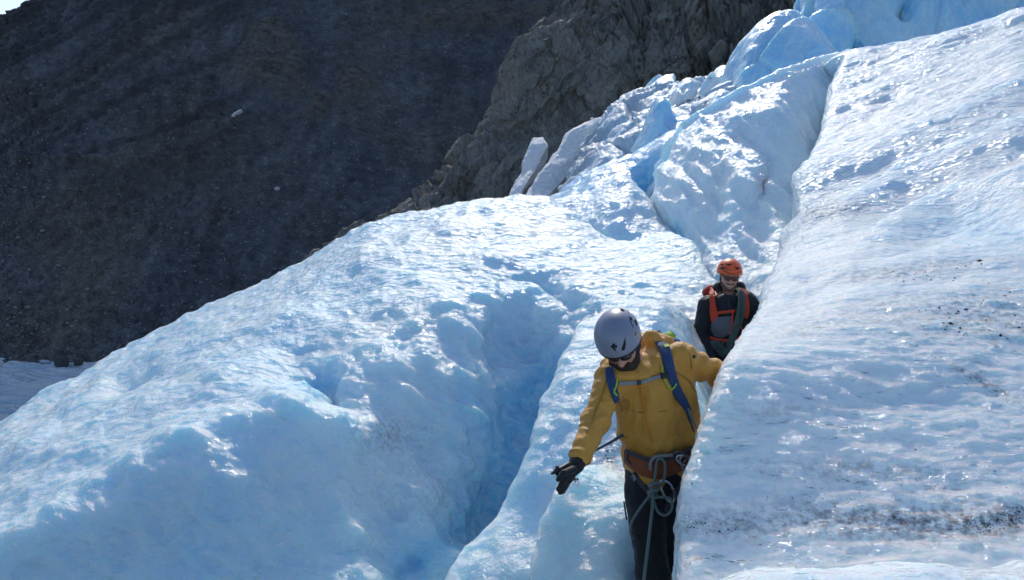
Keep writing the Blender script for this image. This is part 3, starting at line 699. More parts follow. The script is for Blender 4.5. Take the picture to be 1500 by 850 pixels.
# small snow remnants on the mountain
def remnant(name, label, pts, mat=SNOW):
    """thin lens of snow with an irregular outline lying on the mountain"""
    c = np.mean([p[:2] for p in pts], 0)
    near = MV[np.argsort((qx - c[0]) ** 2 + (qy - c[1]) ** 2)[:40]]
    dd = project(near)[2].min()
    ring = np.array([P(c[0] + (x - c[0]) * .85, c[1] + (y - c[1]) * .6 - (x - c[0]) * .12, dd - .6) for x, y in pts])
    ring = spline(np.concatenate([ring, ring[:1]]), 40, 0)[:-1]
    ring = ring + .2 * np.stack([noise(ring, .5, 5), 0 * ring[:, 0], noise(ring, .5, 6)], -1)
    cen = ring.mean(0)
    inner = cen + (ring - cen) * .6 + np.array([0, -.25, .05])
    back = ring + np.array([0, 1.6, -.8])
    v = np.concatenate([back, ring, inner, [cen + np.array([0, -.7, .2])]]); n = len(ring)
    f = []
    for k in range(n):
        j = (k + 1) % n
        for a, b in ((0, n), (n, 2 * n)):
            f += [(a + k, a + j, b + j), (a + k, b + j, b + k)]
        f.append((2 * n + k, 2 * n + j, 3 * n))
    return link(name, raw_mesh(name, v, np.array(f), mat), label=label, category='snow patch', group='snow remnants on the mountain')
remnant('snow_patch', 'small white snow sliver high on the dark mountain slope', [(337, 171), (344, 163), (353, 159), (355, 161), (347, 166), (341, 171)])
remnant('snow_patch', 'tiny white snow dot low on the dark mountain slope', [(401, 275), (405, 273.5), (409, 275), (408, 277), (403, 277)])

# ------------------------------------------------------------------ valley floor and the glacier tongue far below
gr = N('valley_gravel')
GRAVEL = gr.set(color=gr.mix(gr.noise(.05, 5, .7), (.04, .041, .045), (.085, .083, .08)), rough=.95, normal=gr.bump(gr.noise(.5, 5, .7), 1.0))
g = np.linspace(-6000, 6000, 41)
gx, gy = np.meshgrid(g, g, indexing='ij')
gv = np.stack([gx, gy, np.full_like(gx, -68.0)], -1)
link('ground', raw_mesh('ground', gv.reshape(-1, 3), grid_faces(41, 41), GRAVEL), kind='structure')

fg = N('far_ice')
fcol = fg.mix(fg.ramp(fg.noise(.06, 5, .6, co=fg.mapping((1, 2.4, 1), (0, 0, .35))), [(.35, 0.), (.65, 1.)]), (.93, .95, .96), (.60, .78, .90))
fcol = fg.mix(fg.attr('dirt'), fcol, fg.mix(fg.noise(.3, 5, .7), (.09, .09, .1), (.3, .31, .33)))
FARICE = fg.set(color=fcol, rough=.55, ior=1.31, normal=fg.bump(fg.noise(.6, 5, .65, co=fg.mapping((1, 3, 1), (0, 0, .35))), 1.6))
nx, ny = 420, 330
fx = np.linspace(-330, -60, nx); fy = np.linspace(95, 278, ny)
X, Y = np.meshgrid(fx, fy, indexing='ij')
b3 = np.stack([X, Y, 0 * X], -1)
sp = X * .33 + Y
warp = 9 * fbm(b3, .015, 3, 601)
cre = np.abs(((sp + warp) / 7.5) % 1 - .5)
cre2 = np.abs(((X * .8 - Y * .25 + 12 * fbm(b3, .02, 3, 611)) / 19) % 1 - .5)
Zf = -65.5 + 1.6 * fbm(b3, .02, 4, 603) - 2.2 * smooth(.16, .02, cre) * smooth(-.25, .25, noise(b3, .05, 605)) - 1.2 * smooth(.12, .02, np.abs(((sp * 1.02 + .6 * warp + 3 * noise(b3, .1, 619)) / 2.6) % 1 - .5)) * smooth(-.4, .2, noise(b3, .08, 621)) - 1.6 * smooth(.09, .01, cre2) * smooth(0, .3, noise(b3, .04, 607)) + .4 * fbm(b3 * np.array([1, 2.5, 1]), .15, 3, 609)
edge = smooth(275, 262, Y + 6 * fbm(b3, .03, 3, 613)) * smooth(-60, -75, X)
Zf = Zf * 1.0 - (1 - edge) * 4
dirt_f = np.clip(smooth(244, 264, Y + .05 * X + 10 * fbm(b3, .03, 3, 615)) * 1.0 + .5 * smooth(.2, .6, noise(b3, .03, 617)) * smooth(200, 230, Y), 0, 1)
fv = np.stack([X, Y, Zf], -1)
link('glacier_tongue', raw_mesh('glacier_tongue', fv.reshape(-1, 3), grid_faces(nx, ny), FARICE, attrs={'dirt': dirt_f}), kind='structure')
BOUL = simple('dark_boulder', (.05, .05, .055), .9, (1, .3), var=.4)
for (bx, by, bs, lab) in ((91, 535, 2.3, 'dark boulder on the far ice edge, the larger left one of two'), (115, 533, 1.5, 'dark boulder on the far ice edge, the smaller right one of two')):
    ray = P(bx, by, 1) - CAM
    p = CAM + ray * ((-65 - CAM[2]) / ray[2])
    v, f = rock_blob(int(bs * 10), 3)
    v = v + .08 * fbm(v, 3, 3, 9)[:, None] * v
    link('boulder', raw_mesh('boulder', v * bs + p + (0, 0, bs * .35), f, BOUL, smooth_shade=False), label=lab, category='boulder', group='boulders on the far ice edge')
# ------------------------------------------------------------------ sculpting with distance fields (people and gear)
def A3(*p):
    return np.array(p, float)
def unit(v):
    return v / (np.linalg.norm(v) + 1e-12)
def cone(a, b, r1, r2=None):
    a, b = np.asarray(a, float), np.asarray(b, float)
    r2 = r1 if r2 is None else r2
    ab = b - a; L = (ab @ ab) + 1e-12
    def f(p):
        t = np.clip(((p - a) @ ab) / L, 0, 1)
        return np.linalg.norm(p - a - t[..., None] * ab, axis=-1) - (r1 + (r2 - r1) * t)
    f.box = (np.minimum(a - r1, b - r2), np.maximum(a + r1, b + r2))
    return f
def ell(c, r, fr=None):
    c, r = np.asarray(c, float), np.asarray(r, float)
    fr = np.eye(3) if fr is None else np.asarray(fr)       # rows are the axes
    def f(p):
        q = (p - c) @ fr.T
        k0 = np.linalg.norm(q / r, axis=-1); k1 = np.linalg.norm(q / r ** 2, axis=-1) + 1e-9
        return k0 * (k0 - 1) / k1
    m = np.abs(fr.T) @ r
    f.box = (c - m, c + m)
    return f
def smin(a, b, k):
    if k <= 0: return np.minimum(a, b)
    h = np.clip(.5 + .5 * (b - a) / k, 0, 1)
    return b + (a - b) * h - k * h * (1 - h)
def union(prims, k=.03):
    """prims: functions, or (function, own k), or (function, k, 'cut')"""
    def f(p, sel=None):
        d = None
        for q in (prims if sel is None else sel):
            fn, kk, op = (q, k, 'add') if callable(q) else (q + ('add',))[:3]
            e = fn(p)
            if d is None: d = e
            elif op == 'add': d = smin(d, e, kk)
            else: d = -smin(-d, e, kk)
        return d
    bs = [(q if callable(q) else q[0]).box for q in prims if callable(q) or len(q) < 3]
    f.box = (np.min([b[0] for b in bs], 0), np.max([b[1] for b in bs], 0))
    def near(lo, hi):
        # the same field with only the members that matter inside a box
        sel = []
        for q in prims:
            fn, kk = (q, k) if callable(q) else q[:2]
            if len(q) < 3 if not callable(q) else True:
                m = kk + .01
                if np.all(fn.box[0] - m < hi) and np.all(fn.box[1] + m > lo): sel.append(q)
            else:
                sel.append(q)
        if not any(callable(q) or len(q) < 3 for q in sel): return None
        return lambda p: f(p, sel)
    f.near = near
    return f
def grow(f, r, noise_f=None):
    g = lambda p: f(p) - r
    g.box = (f.box[0] - r, f.box[1] + r)
    if hasattr(f, 'near'):
        def near(lo, hi):
            q = f.near(lo - r, hi + r)
            return None if q is None else (lambda p: q(p) - r)
        g.near = near
    return g
def meshed(f, h, disp=None, pad=.03):
    """surface nets of the field f at cell size h"""
    lo, hi = f.box[0] - pad, f.box[1] + pad
    n = np.maximum(4, np.ceil((hi - lo) / h).astype(int) + 1)
    ax = [lo[i] + h * np.arange(n[i]) for i in range(3)]
    F = np.ones(n)
    B = 20
    for i in range(0, n[0], B):
        for j in range(0, n[1], B):
            for k in range(0, n[2], B):
                xs = [ax[0][i:i + B], ax[1][j:j + B], ax[2][k:k + B]]
                fn = f
                if hasattr(f, 'near'):
                    fn = f.near(np.array([x[0] for x in xs]), np.array([x[-1] for x in xs]))
                    if fn is None: continue
                F[i:i + B, j:j + B, k:k + B] = fn(np.stack(np.meshgrid(*xs, indexing='ij'), -1))
    ins = F < 0
    c = np.zeros(n - 1, int)
    for dx in (0, 1):
        for dy in (0, 1):
            for dz in (0, 1):
                c += ins[dx:n[0] - 1 + dx, dy:n[1] - 1 + dy, dz:n[2] - 1 + dz]
    cell = (c > 0) & (c < 8)
    idx = np.full(cell.shape, -1); ci = np.argwhere(cell); idx[cell] = np.arange(len(ci))
    acc = np.zeros((len(ci), 3)); cnt = np.zeros(len(ci))
    cor = [(a, b, d) for a in (0, 1) for b in (0, 1) for d in (0, 1)]
    for u in range(8):
        for w in range(u + 1, 8):
            if sum(abs(x - y) for x, y in zip(cor[u], cor[w])) != 1: continue
            fa = F[tuple((ci + cor[u]).T)]; fb = F[tuple((ci + cor[w]).T)]
            m = (fa < 0) != (fb < 0)
            t = np.where(m, fa / np.where(m, fa - fb, 1), 0)
            acc[m] += (np.array(cor[u]) + t[:, None] * (np.array(cor[w]) - np.array(cor[u])))[m]
            cnt += m
    v = lo + h * (ci + acc / cnt[:, None])
    quads = []
    for a in range(3):
        b, d = (a + 1) % 3, (a + 2) % 3
        s0 = [slice(None)] * 3; s1 = [slice(None)] * 3
        s0[a] = slice(0, n[a] - 1); s1[a] = slice(1, n[a])
        ch = ins[tuple(s0)] != ins[tuple(s1)]
        e = np.argwhere(ch)
        e = e[(e[:, b] > 0) & (e[:, d] > 0) & (e[:, b] < n[b] - 1) & (e[:, d] < n[d] - 1)]
        eb = np.zeros(3, int); eb[b] = 1; ed = np.zeros(3, int); ed[d] = 1
        q = np.stack([idx[tuple((e - eb - ed).T)], idx[tuple((e - ed).T)], idx[tuple(e.T)], idx[tuple((e - eb).T)]], -1)
        fl = ~ins[tuple(e.T)]
        q[fl] = q[fl][:, ::-1]
        quads.append(q)
    q = np.concatenate(quads)
    nrm = grad(f, v)
    v = v - nrm * f(v)[:, None]
    if disp is not None:
        v = v + nrm * disp(v)[:, None]
    return v, q
def grad(f, p, e=.002):
    g = np.stack([f(p + np.eye(3)[i] * e) - f(p - np.eye(3)[i] * e) for i in range(3)], -1)
    return g / (np.linalg.norm(g, axis=-1, keepdims=True) + 1e-9)
def solid(name, f, h, mat, parent=None, disp=None, **props):
    v, q = meshed(f, h, disp)
    return link(name, raw_mesh(name, v, q, mat), parent, **props)
def hit(f, px, py, d0=2.0, d1=9.0):
    """first point of the field's surface seen at a photo pixel; nearest approach if it is missed"""
    a = P(px, py, 1.0) - CAM
    t = d0; best = (9, t)
    for _ in range(120):
        s = f((CAM + a * t)[None])[0]
        if s < best[0]: best = (s, t)
        if s < .0006: break
        t += max(s * .8, .0008)
        if t > d1: break
    p = CAM + a * best[1]
    n = grad(f, p[None])[0]
    return p - n * best[0], n
def ribbon(name, pts, nrms, width, thick, mat, parent=None, n=24, closed=False, **props):
    """flat webbing following points with surface normals"""
    pts = spline(np.array(pts), n, 0); nr = spline(np.array(nrms), n, 0)
    wd = spline(np.array(width, float), n, 0) if isinstance(width, (list, tuple)) else np.full(n, width)
    t = np.gradient(pts, axis=0); t /= np.linalg.norm(t, axis=1, keepdims=True)
    nr = nr - t * (nr * t).sum(1, keepdims=True); nr /= np.linalg.norm(nr, axis=1, keepdims=True)
    s = np.cross(t, nr)
    rings = []
    for k in range(n):
        w, o = s[k] * wd[k] / 2, nr[k] * thick
        rings.append([pts[k] - w - o * .4, pts[k] - w * 1.0 + o * .7, pts[k] - w * .8 + o, pts[k] + w * .8 + o, pts[k] + w + o * .7, pts[k] + w - o * .4])
    v = np.array(rings).reshape(-1, 3)
    f = []
    for k in range(n - 1):
        for j in range(6):
            a, b = k * 6 + j, k * 6 + (j + 1) % 6
            f.append((a, b, b + 6, a + 6))
    f += [(0, 1, 4, 5), (1, 2, 3, 4), tuple(6 * (n - 1) + i for i in (5, 4, 1, 0)), tuple(6 * (n - 1) + i for i in (4, 3, 2, 1))]
    return link(name, raw_mesh(name, v, np.array(f), mat), parent, **props)
def strap(name, f, px, width, thick, mat, parent=None, lift=.001, **kw):
    h = [hit(f, *p) for p in px]
    return ribbon(name, [p + n * lift for p, n in h], [n for p, n in h], width, thick, mat, parent, **kw)
def tube_data(pts, r, n=40, m=8, closed=False):
    pts = np.array(pts, float)
    pts = spline(pts, n, 0)
    rr = spline(np.array(r, float), n, 0) if isinstance(r, (list, tuple)) else np.full(n, r)
    t = np.gradient(pts, axis=0); t /= np.linalg.norm(t, axis=1, keepdims=True) + 1e-12
    u = np.cross(t[0], [.3, .2, .9]); u /= np.linalg.norm(u)
    v, f = [], []
    for k in range(n):
        u = u - t[k] * (u @ t[k]); u /= np.linalg.norm(u)
        w = np.cross(t[k], u)
        for j in range(m):
            a = 2 * math.pi * j / m
            v.append(pts[k] + rr[k] * (math.cos(a) * u + math.sin(a) * w))
    for k in range(n - 1):
        for j in range(m):
            a, b = k * m + j, k * m + (j + 1) % m
            f.append((a, a + m, b + m, b))
    o = len(v); v += [pts[0], pts[-1]]
    for j in range(m):
        a, b = j, (j + 1) % m
        f.append((o, a, b, b)); f.append((o + 1, (n - 1) * m + b, (n - 1) * m + a, (n - 1) * m + a))
    tri = [[x for i, x in enumerate(q) if x not in q[:i]] for q in f]
    return np.array(v), [tuple(q) for q in tri]
def tube(name, pts, r, mat, parent=None, n=40, m=8, **props):
    v, f = tube_data(pts, r, n, m)
    me = bpy.data.meshes.new(name)
    me.from_pydata([tuple(x) for x in v], [], f)
    me.polygons.foreach_set('use_smooth', np.ones(len(f), bool))
    me.materials.append(mat)
    return link(name, me, parent, **props)
def plate(name, f, poly, mat, parent=None, lift=.001, thick=.002, **props):
    """thin moulded plate lying on a surface, outline given by photo pixels"""
    h = [hit(f, *p) for p in poly]
    n = len(h); cen, cn = hit(f, *np.mean(poly, 0))
    top = [p + nn * (lift + thick) for p, nn in h]; bot = [p + nn * (lift - thick) for p, nn in h]
    v = top + bot + [cen + cn * (lift + thick)]
    fs = []
    for k in range(n):
        j = (k + 1) % n
        fs += [(k, j, 2 * n), (k, n + k, n + j), (k, n + j, j)]
    me = raw_mesh(name, np.array(v), np.array(fs), mat, smooth_shade=False)
    return link(name, me, parent, **props)
def root(name, loc, **props):
    o = bpy.data.objects.new(name, None)
    o.empty_display_size = .1
    COL.objects.link(o)
    o.location = loc
    for k, v in props.items(): o[k] = v
    return o
def adopt(par):
    """children were modelled in place: keep them there under a parent that stands elsewhere"""
    for c in list(par.children):
        c.matrix_parent_inverse = Matrix.Translation(-par.location)

def frame(fwd, up):
    f = unit(np.array(fwd, float)); u = np.array(up, float); u = unit(u - f * (u @ f)); r = np.cross(f, u)
    return np.array([r, f, u])       # rows: wearer's right, forward, up

# ------------------------------------------------------------------ materials of the people
def cloth(name, col, rough=.8, weave=900, wr=.5, var=.12, sheen=.15):
    n = N(name)
    c = n.mix(n.noise(9, 4, .6), tuple(x * (1 - var) for x in col), tuple(x * (1 + var) for x in col))
    nb = n.bump(n.noise(24, 4, .6, co=n.mapping((1, 1, 1.8)), dist=.4), .012 * wr)
    nb = n.bump(n.noise(weave, 2), .0006, normal=nb)
    return n.set(color=c, rough=rough, normal=nb, sheen=sheen, spec=.3)
MUSTARD = cloth('mustard_shell', (.60, .295, .048), .55, wr=.5)
ZIP = cloth('orange_zip', (.62, .22, .03), .6)
BLACK = cloth('black_shell', (.016, .017, .021), .65)
TROUSER = cloth('black_trousers', (.012, .013, .017), .75)
NAVY = cloth('navy_webbing', (.022, .055, .15), .7)
BLUEPACK = cloth('blue_pack', (.03, .12, .32), .65)
LIME = cloth('lime_trim', (.32, .52, .03), .6)
GREY_WEB = cloth('grey_webbing', (.24, .25, .25), .7)
DARK_WEB = cloth('dark_webbing', (.055, .058, .07), .7)
RUST = cloth('rust_belt', (.25, .075, .03), .75)
RED = cloth('red_webbing', (.60, .055, .018), .6)
REDPACK = cloth('red_pack', (.45, .045, .02), .6)
GREYFLEECE = cloth('grey_fleece', (.13, .14, .16), .85)
GLOVE = cloth('black_glove', (.012, .012, .014), .6)
SKIN = simple('skin', (.56, .29, .20), .5, (120, .0015), var=.1, sss=.15, sssr=(1, .3, .15), ssss=.01)
BEARD = simple('beard', (.035, .022, .015), .8, (400, .003), var=.4)
STUBBLE = simple('stubble', (.12, .07, .05), .7, (400, .002), var=.3)
HELMET_GREY = simple('grey_shell', (.235, .265, .35), .44, var=.05, coat=.25, coatr=.3)
HELMET_ORANGE = simple('orange_shell', (.80, .12, .025), .45, var=.06, coat=.2, coatr=.3)
BLACK_PLASTIC = simple('black_plastic', (.012, .012, .014), .45)
VENT = simple('vent_painted_shade', (.02, .02, .022), .9)  # near-black that stands in for the shade inside the helmet vents
LENS = simple('dark_lens', (.012, .012, .014), .08, var=0, coat=.5)
LENS_RED = simple('red_lens', (.10, .012, .012), .1, var=0, coat=.5)
STEEL = simple('alloy', (.62, .63, .65), .3, metal=1.0, var=.05)
DARK_STEEL = simple('dark_alloy', (.16, .17, .19), .35, metal=.9, var=.05)
PALE_PRINT = simple('pale_print', (.55, .45, .40), .6)
TEETH = simple('teeth', (.6, .58, .54), .4)
LIP = simple('lip', (.36, .15, .11), .5)
def rope_mat(name, a, b):
    n = N(name)
    w = n.node('ShaderNodeTexWave', {'Vector': n.mapping((1, 1, 1), (.6, .5, .3)), 'Scale': 55.0, 'Distortion': 2.0, 'Detail': 2.0}).outputs['Fac']
    return n.set(color=n.mix(n.ramp(w, [(.35, 0.), (.65, 1.)]), a, b), rough=.8, normal=n.bump(w, .004), sheen=.2)
ROPE = rope_mat('teal_rope', (.09, .16, .15), (.22, .31, .28))
ROPE2 = rope_mat('green_rope', (.05, .11, .10), (.13, .20, .17))

def head_prims(c, F, s=1.0):
    """face and skull: c is the skull centre, F rows = right, forward, up"""
    R, D, U = F
    at = lambda x, y, z: c + s * (R * x + D * y + U * z)
    add = [ell(at(0, -.012, .02), s * A3(.076, .096, .105), F), (ell(at(0, .03, -.04), s * A3(.062, .062, .085), F), .03 * s),
           (ell(at(0, .062, -.092), s * A3(.032, .026, .026), F), .03 * s),                   # chin
           (cone(at(0, .082, .012), at(0, .108, -.034), .009 * s, .016 * s), .012 * s),          # nose
           (cone(at(-.012, .094, -.038), at(.012, .094, -.038), .010 * s), .01 * s),
           (cone(at(-.04, .078, .024), at(.04, .078, .024), .011 * s), .014 * s),                # brow
           (ell(at(-.042, .062, -.03), s * A3(.024, .022, .022), F), .02 * s), (ell(at(.042, .062, -.03), s * A3(.024, .022, .022), F), .02 * s),
           (cone(at(-.02, .086, -.066), at(.02, .086, -.066), .0075 * s), .008 * s), (cone(at(-.016, .084, -.076), at(.016, .084, -.076), .008 * s), .008 * s),
           (ell(at(-.078, -.012, -.01), s * A3(.010, .020, .032), F), .008 * s), (ell(at(.078, -.012, -.01), s * A3(.010, .020, .032), F), .008 * s),
           (ell(at(-.032, .094, .004), s * A3(.016, .012, .012), F), .008 * s, 'cut'), (ell(at(.032, .094, .004), s * A3(.016, .012, .012), F), .008 * s, 'cut')]
    return add, at

def helmet_field(c, F, r, zf, zb, s=1.0, shell=.014, peak=.0):
    """shell cut by a plane that is higher over the brow than at the nape"""
    R, D, U = F
    outer = ell(c, r, F); inner = ell(c, np.array(r) - shell, F)
    pt = c + U * (zf + zb) / 2
    nrm = unit(U * 1.0 - D * (zf - zb) / (2 * r[1]))
    def f(p):
        d = outer(p)
        d = -smin(-d, inner(p), .004)
        pl = -((p - pt) @ nrm)
        return -smin(-d, -pl, .008)
    f.box = outer.box
    g = lambda p: outer(p)
    g.box = outer.box
    return f, g

def hand_prims(wrist, knuckles, tips, thumb, r=.0095, palm_r=.021, curl=None):
    out = [(cone(wrist, np.mean(knuckles, 0), palm_r * 1.05, palm_r), .02)]
    for k in knuckles:
        out.append((cone(wrist + .25 * (k - wrist), k, palm_r * .8, palm_r * .62), .012))
    for i, (k, t) in enumerate(zip(knuckles, tips)):
        mid = k + .48 * (t - k) + (curl if curl is not None else 0)
        mid2 = k + .78 * (t - k) + (curl * .7 if curl is not None else 0)
        rr = r * (1.0, 1.05, 1.0, .88)[i]
        out += [(cone(k, mid, rr * 1.12, rr), .006), (cone(mid, mid2, rr, rr * .95), .003), (cone(mid2, t, rr * .95, rr * .8), .003)]
    out += [(cone(thumb[0], thumb[1], r * 1.5, r * 1.15), .012), (cone(thumb[1], thumb[2], r * 1.15, r * .9), .004)]
    return out
# ================================================================== the walker in the mustard jacket
base = P(965, 1010, 3.95)
foot_z = .30
man = root('person', (base[0], base[1], foot_z), label='bearded walker in a mustard jacket and grey helmet looking down, one glove on a pole', category='person', group='roped glacier walkers')

HC = P(907, 499, 3.78)
HF = frame((-.12, -.80, -.58), (-.34, -.45, .83))
hp, hat = head_prims(HC + HF[2] * -.02, HF)
neck_lo = P(944, 545, 3.98)
# joints
shR, elR, wrR = P(894, 556, 3.86), P(872, 618, 3.74), P(849, 671, 3.57)          # wearer's right arm hangs at image left
shL, elL, wrL = P(1000, 527, 4.00), P(1052, 548, 4.08), P(1095, 575, 4.05)       # left arm braced on the ice block
hipR, knR, anR = P(943, 715, 3.97), P(957, 842, 3.86), P(962, 985, 3.98)
hipL, knL, anL = P(978, 712, 4.00), P(974, 848, 3.98), P(978, 985, 4.10)
knu = [P(827, 700, 3.47), P(829.5, 702.5, 3.488), P(832.5, 702.5, 3.506), P(835.5, 700, 3.524)]
tip = [P(818, 717, 3.50), P(820.5, 721.5, 3.512), P(823.5, 721, 3.524), P(827, 715.5, 3.54)]
thb = [P(839, 688, 3.48), P(826, 693, 3.43), P(818, 702, 3.425)]
cur = np.array([-.006, -.022, -.002])
handR = hand_prims(wrR + (P(842, 681, 3.54) - wrR) * .3, knu, tip, thb, curl=cur)
hdir = unit(wrL - elL)
kL = [wrL + hdir * .08 + A3(0, y, .01) for y in (-.035, -.012, .012, .033)]
tL = [k + hdir * .085 + A3(0, 0, -.01) for k in kL]
handL = hand_prims(wrL + hdir * .01, kL, tL, [wrL + hdir * .03 + A3(0, -.035, 0), wrL + hdir * .06 + A3(0, -.06, 0), wrL + hdir * .085 + A3(0, -.065, 0)])
tors = [cone(P(935, 572, 4.0), P(948, 690, 4.0), .10), cone(P(982, 560, 4.02), P(985, 690, 4.02), .10)]
body_f = union(tors + [cone(neck_lo, HC - HF[2] * .06, .055, .05), cone(shR, elR, .05, .042), cone(elR, wrR, .04, .03), cone(shL, elL, .05, .042), cone(elL, wrL, .04, .03),
                       cone(shR, shL, .05), cone(hipR, knR, .085, .06), cone(knR, anR, .058, .04), cone(hipL, knL, .085, .06), cone(knL, anL, .058, .04),
                       cone(anR, anR + A3(0, -.13, -.06), .04, .03), cone(anL, anL + A3(0, -.13, -.06), .04, .03)] + hp + handR + handL, .03)
solid('body', body_f, .0065, SKIN, man)
# beard
R_, D_, U_ = HF
beard_f = union([cone(hat(-.055, .02, -.07), hat(-.03, .058, -.105), .022), cone(hat(.055, .02, -.07), hat(.03, .058, -.105), .022), cone(hat(-.03, .060, -.103), hat(.03, .060, -.103), .031), cone(hat(-.05, .045, -.085), hat(.05, .045, -.085), .03), cone(hat(-.022, .083, -.088), hat(.022, .083, -.088), .017),
                 cone(hat(-.026, .086, -.058), hat(.026, .086, -.058), .009), cone(hat(-.062, .0, -.02), hat(-.055, .02, -.07), .016), cone(hat(.062, .0, -.02), hat(.055, .02, -.07), .016)], .02)
solid('beard', beard_f, .005, BEARD, man)

# jacket
jk = [cone(P(931, 572, 3.98), P(948, 648, 3.98), .122, .118), cone(P(984, 556, 4.02), P(992, 640, 4.02), .118, .118),
      (cone(P(955, 570, 3.93), P(966, 645, 3.93), .10, .10), .05),
      (cone(shR + A3(.02, 0, -.01), shL + A3(-.03, 0, 0), .082, .082), .05), (cone(P(960, 540, 4.08), P(965, 600, 4.08), .12), .05),
      (cone(shR, elR, .072, .062), .035), (cone(elR, wrR + (wrR - elR) * -.02, .062, .047), .03),
      (cone(shL, elL, .078, .064), .045), (cone(elL, wrL, .064, .05), .03),
      (cone(P(945, 655, 3.97), P(950, 692, 3.97), .112, .108), .02), (cone(P(985, 650, 4.0), P(986, 690, 4.0), .108, .104), .02),
      # stand-up collar and bunched hood
      (cone(P(965, 508, 4.06), P(962, 530, 3.94), .042, .040), .03), (cone(P(962, 530, 3.93), P(938, 553, 3.84), .038, .030), .025), (cone(P(938, 553, 3.84), P(908, 549, 3.82), .030, .030), .025),
      (cone(P(908, 549, 3.83), P(890, 535, 3.92), .032, .036), .03), (cone(P(972, 505, 4.10), P(930, 500, 4.18), .05, .05), .03), (cone(P(955, 496, 4.02), P(968, 515, 4.04), .034, .042), .02)]
jacket_f = union(jk, .05)
arm_axis = unit(wrR - elR)
def jk_disp(v):
    # cloth: long soft folds down the body, tight rings round the bent sleeve
    def along(a, b):
        ab = b - a; t = ((v - a) @ ab) / (ab @ ab)
        dist = np.linalg.norm(v - a - np.clip(t, 0, 1)[:, None] * ab, axis=1)
        return t, dist
    t, dist = along(shR, wrR)
    sl = smooth(.125, .07, dist) * smooth(.12, .3, t)
    ph = t * 38 + 4.5 * noise(v, 8, 3) + 2.4 * noise(v, 19, 4) + v[:, 0] * 40
    h = sl * (.0075 * (1 - 1.6 * np.abs(np.sin(ph / 2))) * (.35 + .9 * np.abs(noise(v, 6, 5))) + .006 * (1 - 2 * np.abs(noise(v * np.array([.7, 1, 1.6]), 17, 10)))) * smooth(.1, .35, t)
    t2, dist2 = along(shL, wrL)
    s2 = smooth(.14, .08, dist2) * smooth(.05, .2, t2)
    h = h + s2 * .008 * np.sin(t2 * 34 + 3 * noise(v, 8, 6) + v[:, 2] * 30)
    bd = (1 - sl) * (1 - s2)
    # diagonal pulls running from the armpits to the waist
    fq = v * np.array([1, 1, .38])
    h = h + bd * (.014 * noise(fq, 8, 7) + .011 * (1 - 2 * np.abs(noise(v * np.array([1, 1, .5]), 14, 8))) + .003 * noise(v, 34, 9))
    hemz = P(960, 652, 3.9)[2]
    h = h + bd * .012 * np.exp(-((v[:, 2] - hemz - .025) / .03) ** 2) - bd * .012 * np.exp(-((v[:, 2] - hemz + .03) / .03) ** 2)
    return h
jacket = solid('jacket', jacket_f, .0065, MUSTARD, man, jk_disp)
strap('zip', jacket_f, [(936, 558), (941, 580), (946, 605), (951, 630), (956, 652), (959, 663)], .011, .005, ZIP, jacket, lift=.010, n=40)
SEAM = cloth('jacket_seam', (.30, .17, .035), .7)
for line in ([(905, 575), (912, 600), (917, 630), (920, 655)], [(990, 545), (1010, 560), (1018, 585), (1024, 610)], [(918, 598), (935, 603), (952, 604), (972, 602), (992, 598)], [(1003, 508), (1010, 522), (1012, 540)], [(890, 548), (884, 575), (872, 605), (858, 640)]):
    strap('seam', jacket_f, line, .005, .0025, SEAM, jacket, lift=.006, n=24)
tube('pocket_zip', [hit(jacket_f, *p)[0] for p in [(1005, 600), (1000, 615), (994, 632)]], .003, ZIP, jacket, n=14)
plate('chest_emblem', jacket_f, [(1013, 522), (1016, 520), (1018, 523), (1016, 526), (1013, 525)], BLACK_PLASTIC, jacket, lift=.006)
tube('sleeve_cuff', [wrR + (elR - wrR) * .02 + .050 * (math.cos(a) * unit(np.cross(arm_axis, A3(0, 0, 1))) + math.sin(a) * unit(np.cross(arm_axis, np.cross(arm_axis, A3(0, 0, 1))))) for a in np.linspace(0, 2 * math.pi, 18)], .0075, MUSTARD, jacket, n=40)

# trousers and boots
tr = [(cone(P(948, 690, 3.98), P(978, 690, 4.0), .112), .03), cone(hipR, knR, .098, .078), cone(knR, anR, .078, .065), cone(hipL, knL, .098, .076), cone(knL, anL, .076, .065)]
trouser_f = union(tr, .025)
trousers = solid('trousers', trouser_f, .0075, TROUSER, man, lambda v: .008 * noise(v * np.array([1, 1, .5]), 12, 21) + .005 * (1 - 2 * np.abs(noise(v, 16, 22))))
for an in (anR, anL):
    bf = union([cone(an + A3(0, .02, .06), an + A3(0, .02, -.06), .06, .055), cone(an + A3(0, .02, -.07), an + A3(0, -.16, -.08), .05, .042), cone(an + A3(0, .04, -.10), an + A3(0, -.18, -.10), .035)], .03)
    solid('boot', bf, .009, BLACK_PLASTIC, man)
# cargo flap and ankle tab seen at the thigh
strap('thigh_strap', trouser_f, [(913, 735), (911, 748), (910, 762)], .028, .006, DARK_WEB, trousers, lift=.012, n=12)
tube('zip_pull', [hit(trouser_f, 988, 822)[0], hit(trouser_f, 991, 832)[0] + A3(.01, -.02, 0), hit(trouser_f, 992, 842)[0] + A3(.012, -.02, 0)], .004, BLACK_PLASTIC, trousers, n=10)

# gloves
glove_f = grow(union(handR, .01), .0035)
glove_all = union([(glove_f, 0.0), (cone(wrR + arm_axis * -.05, wrR + arm_axis * .045, .040, .036), .02)], .02)
g1 = solid('glove', glove_all, .004, GLOVE, man, lambda v: .0015 * noise(v, 60, 31))
gl2 = union([(grow(union(handL, .01), .004), 0.0), (cone(wrL - hdir * .03, wrL + hdir * .03, .045, .04), .02)], .02)
solid('glove', gl2, .0055, GLOVE, man)

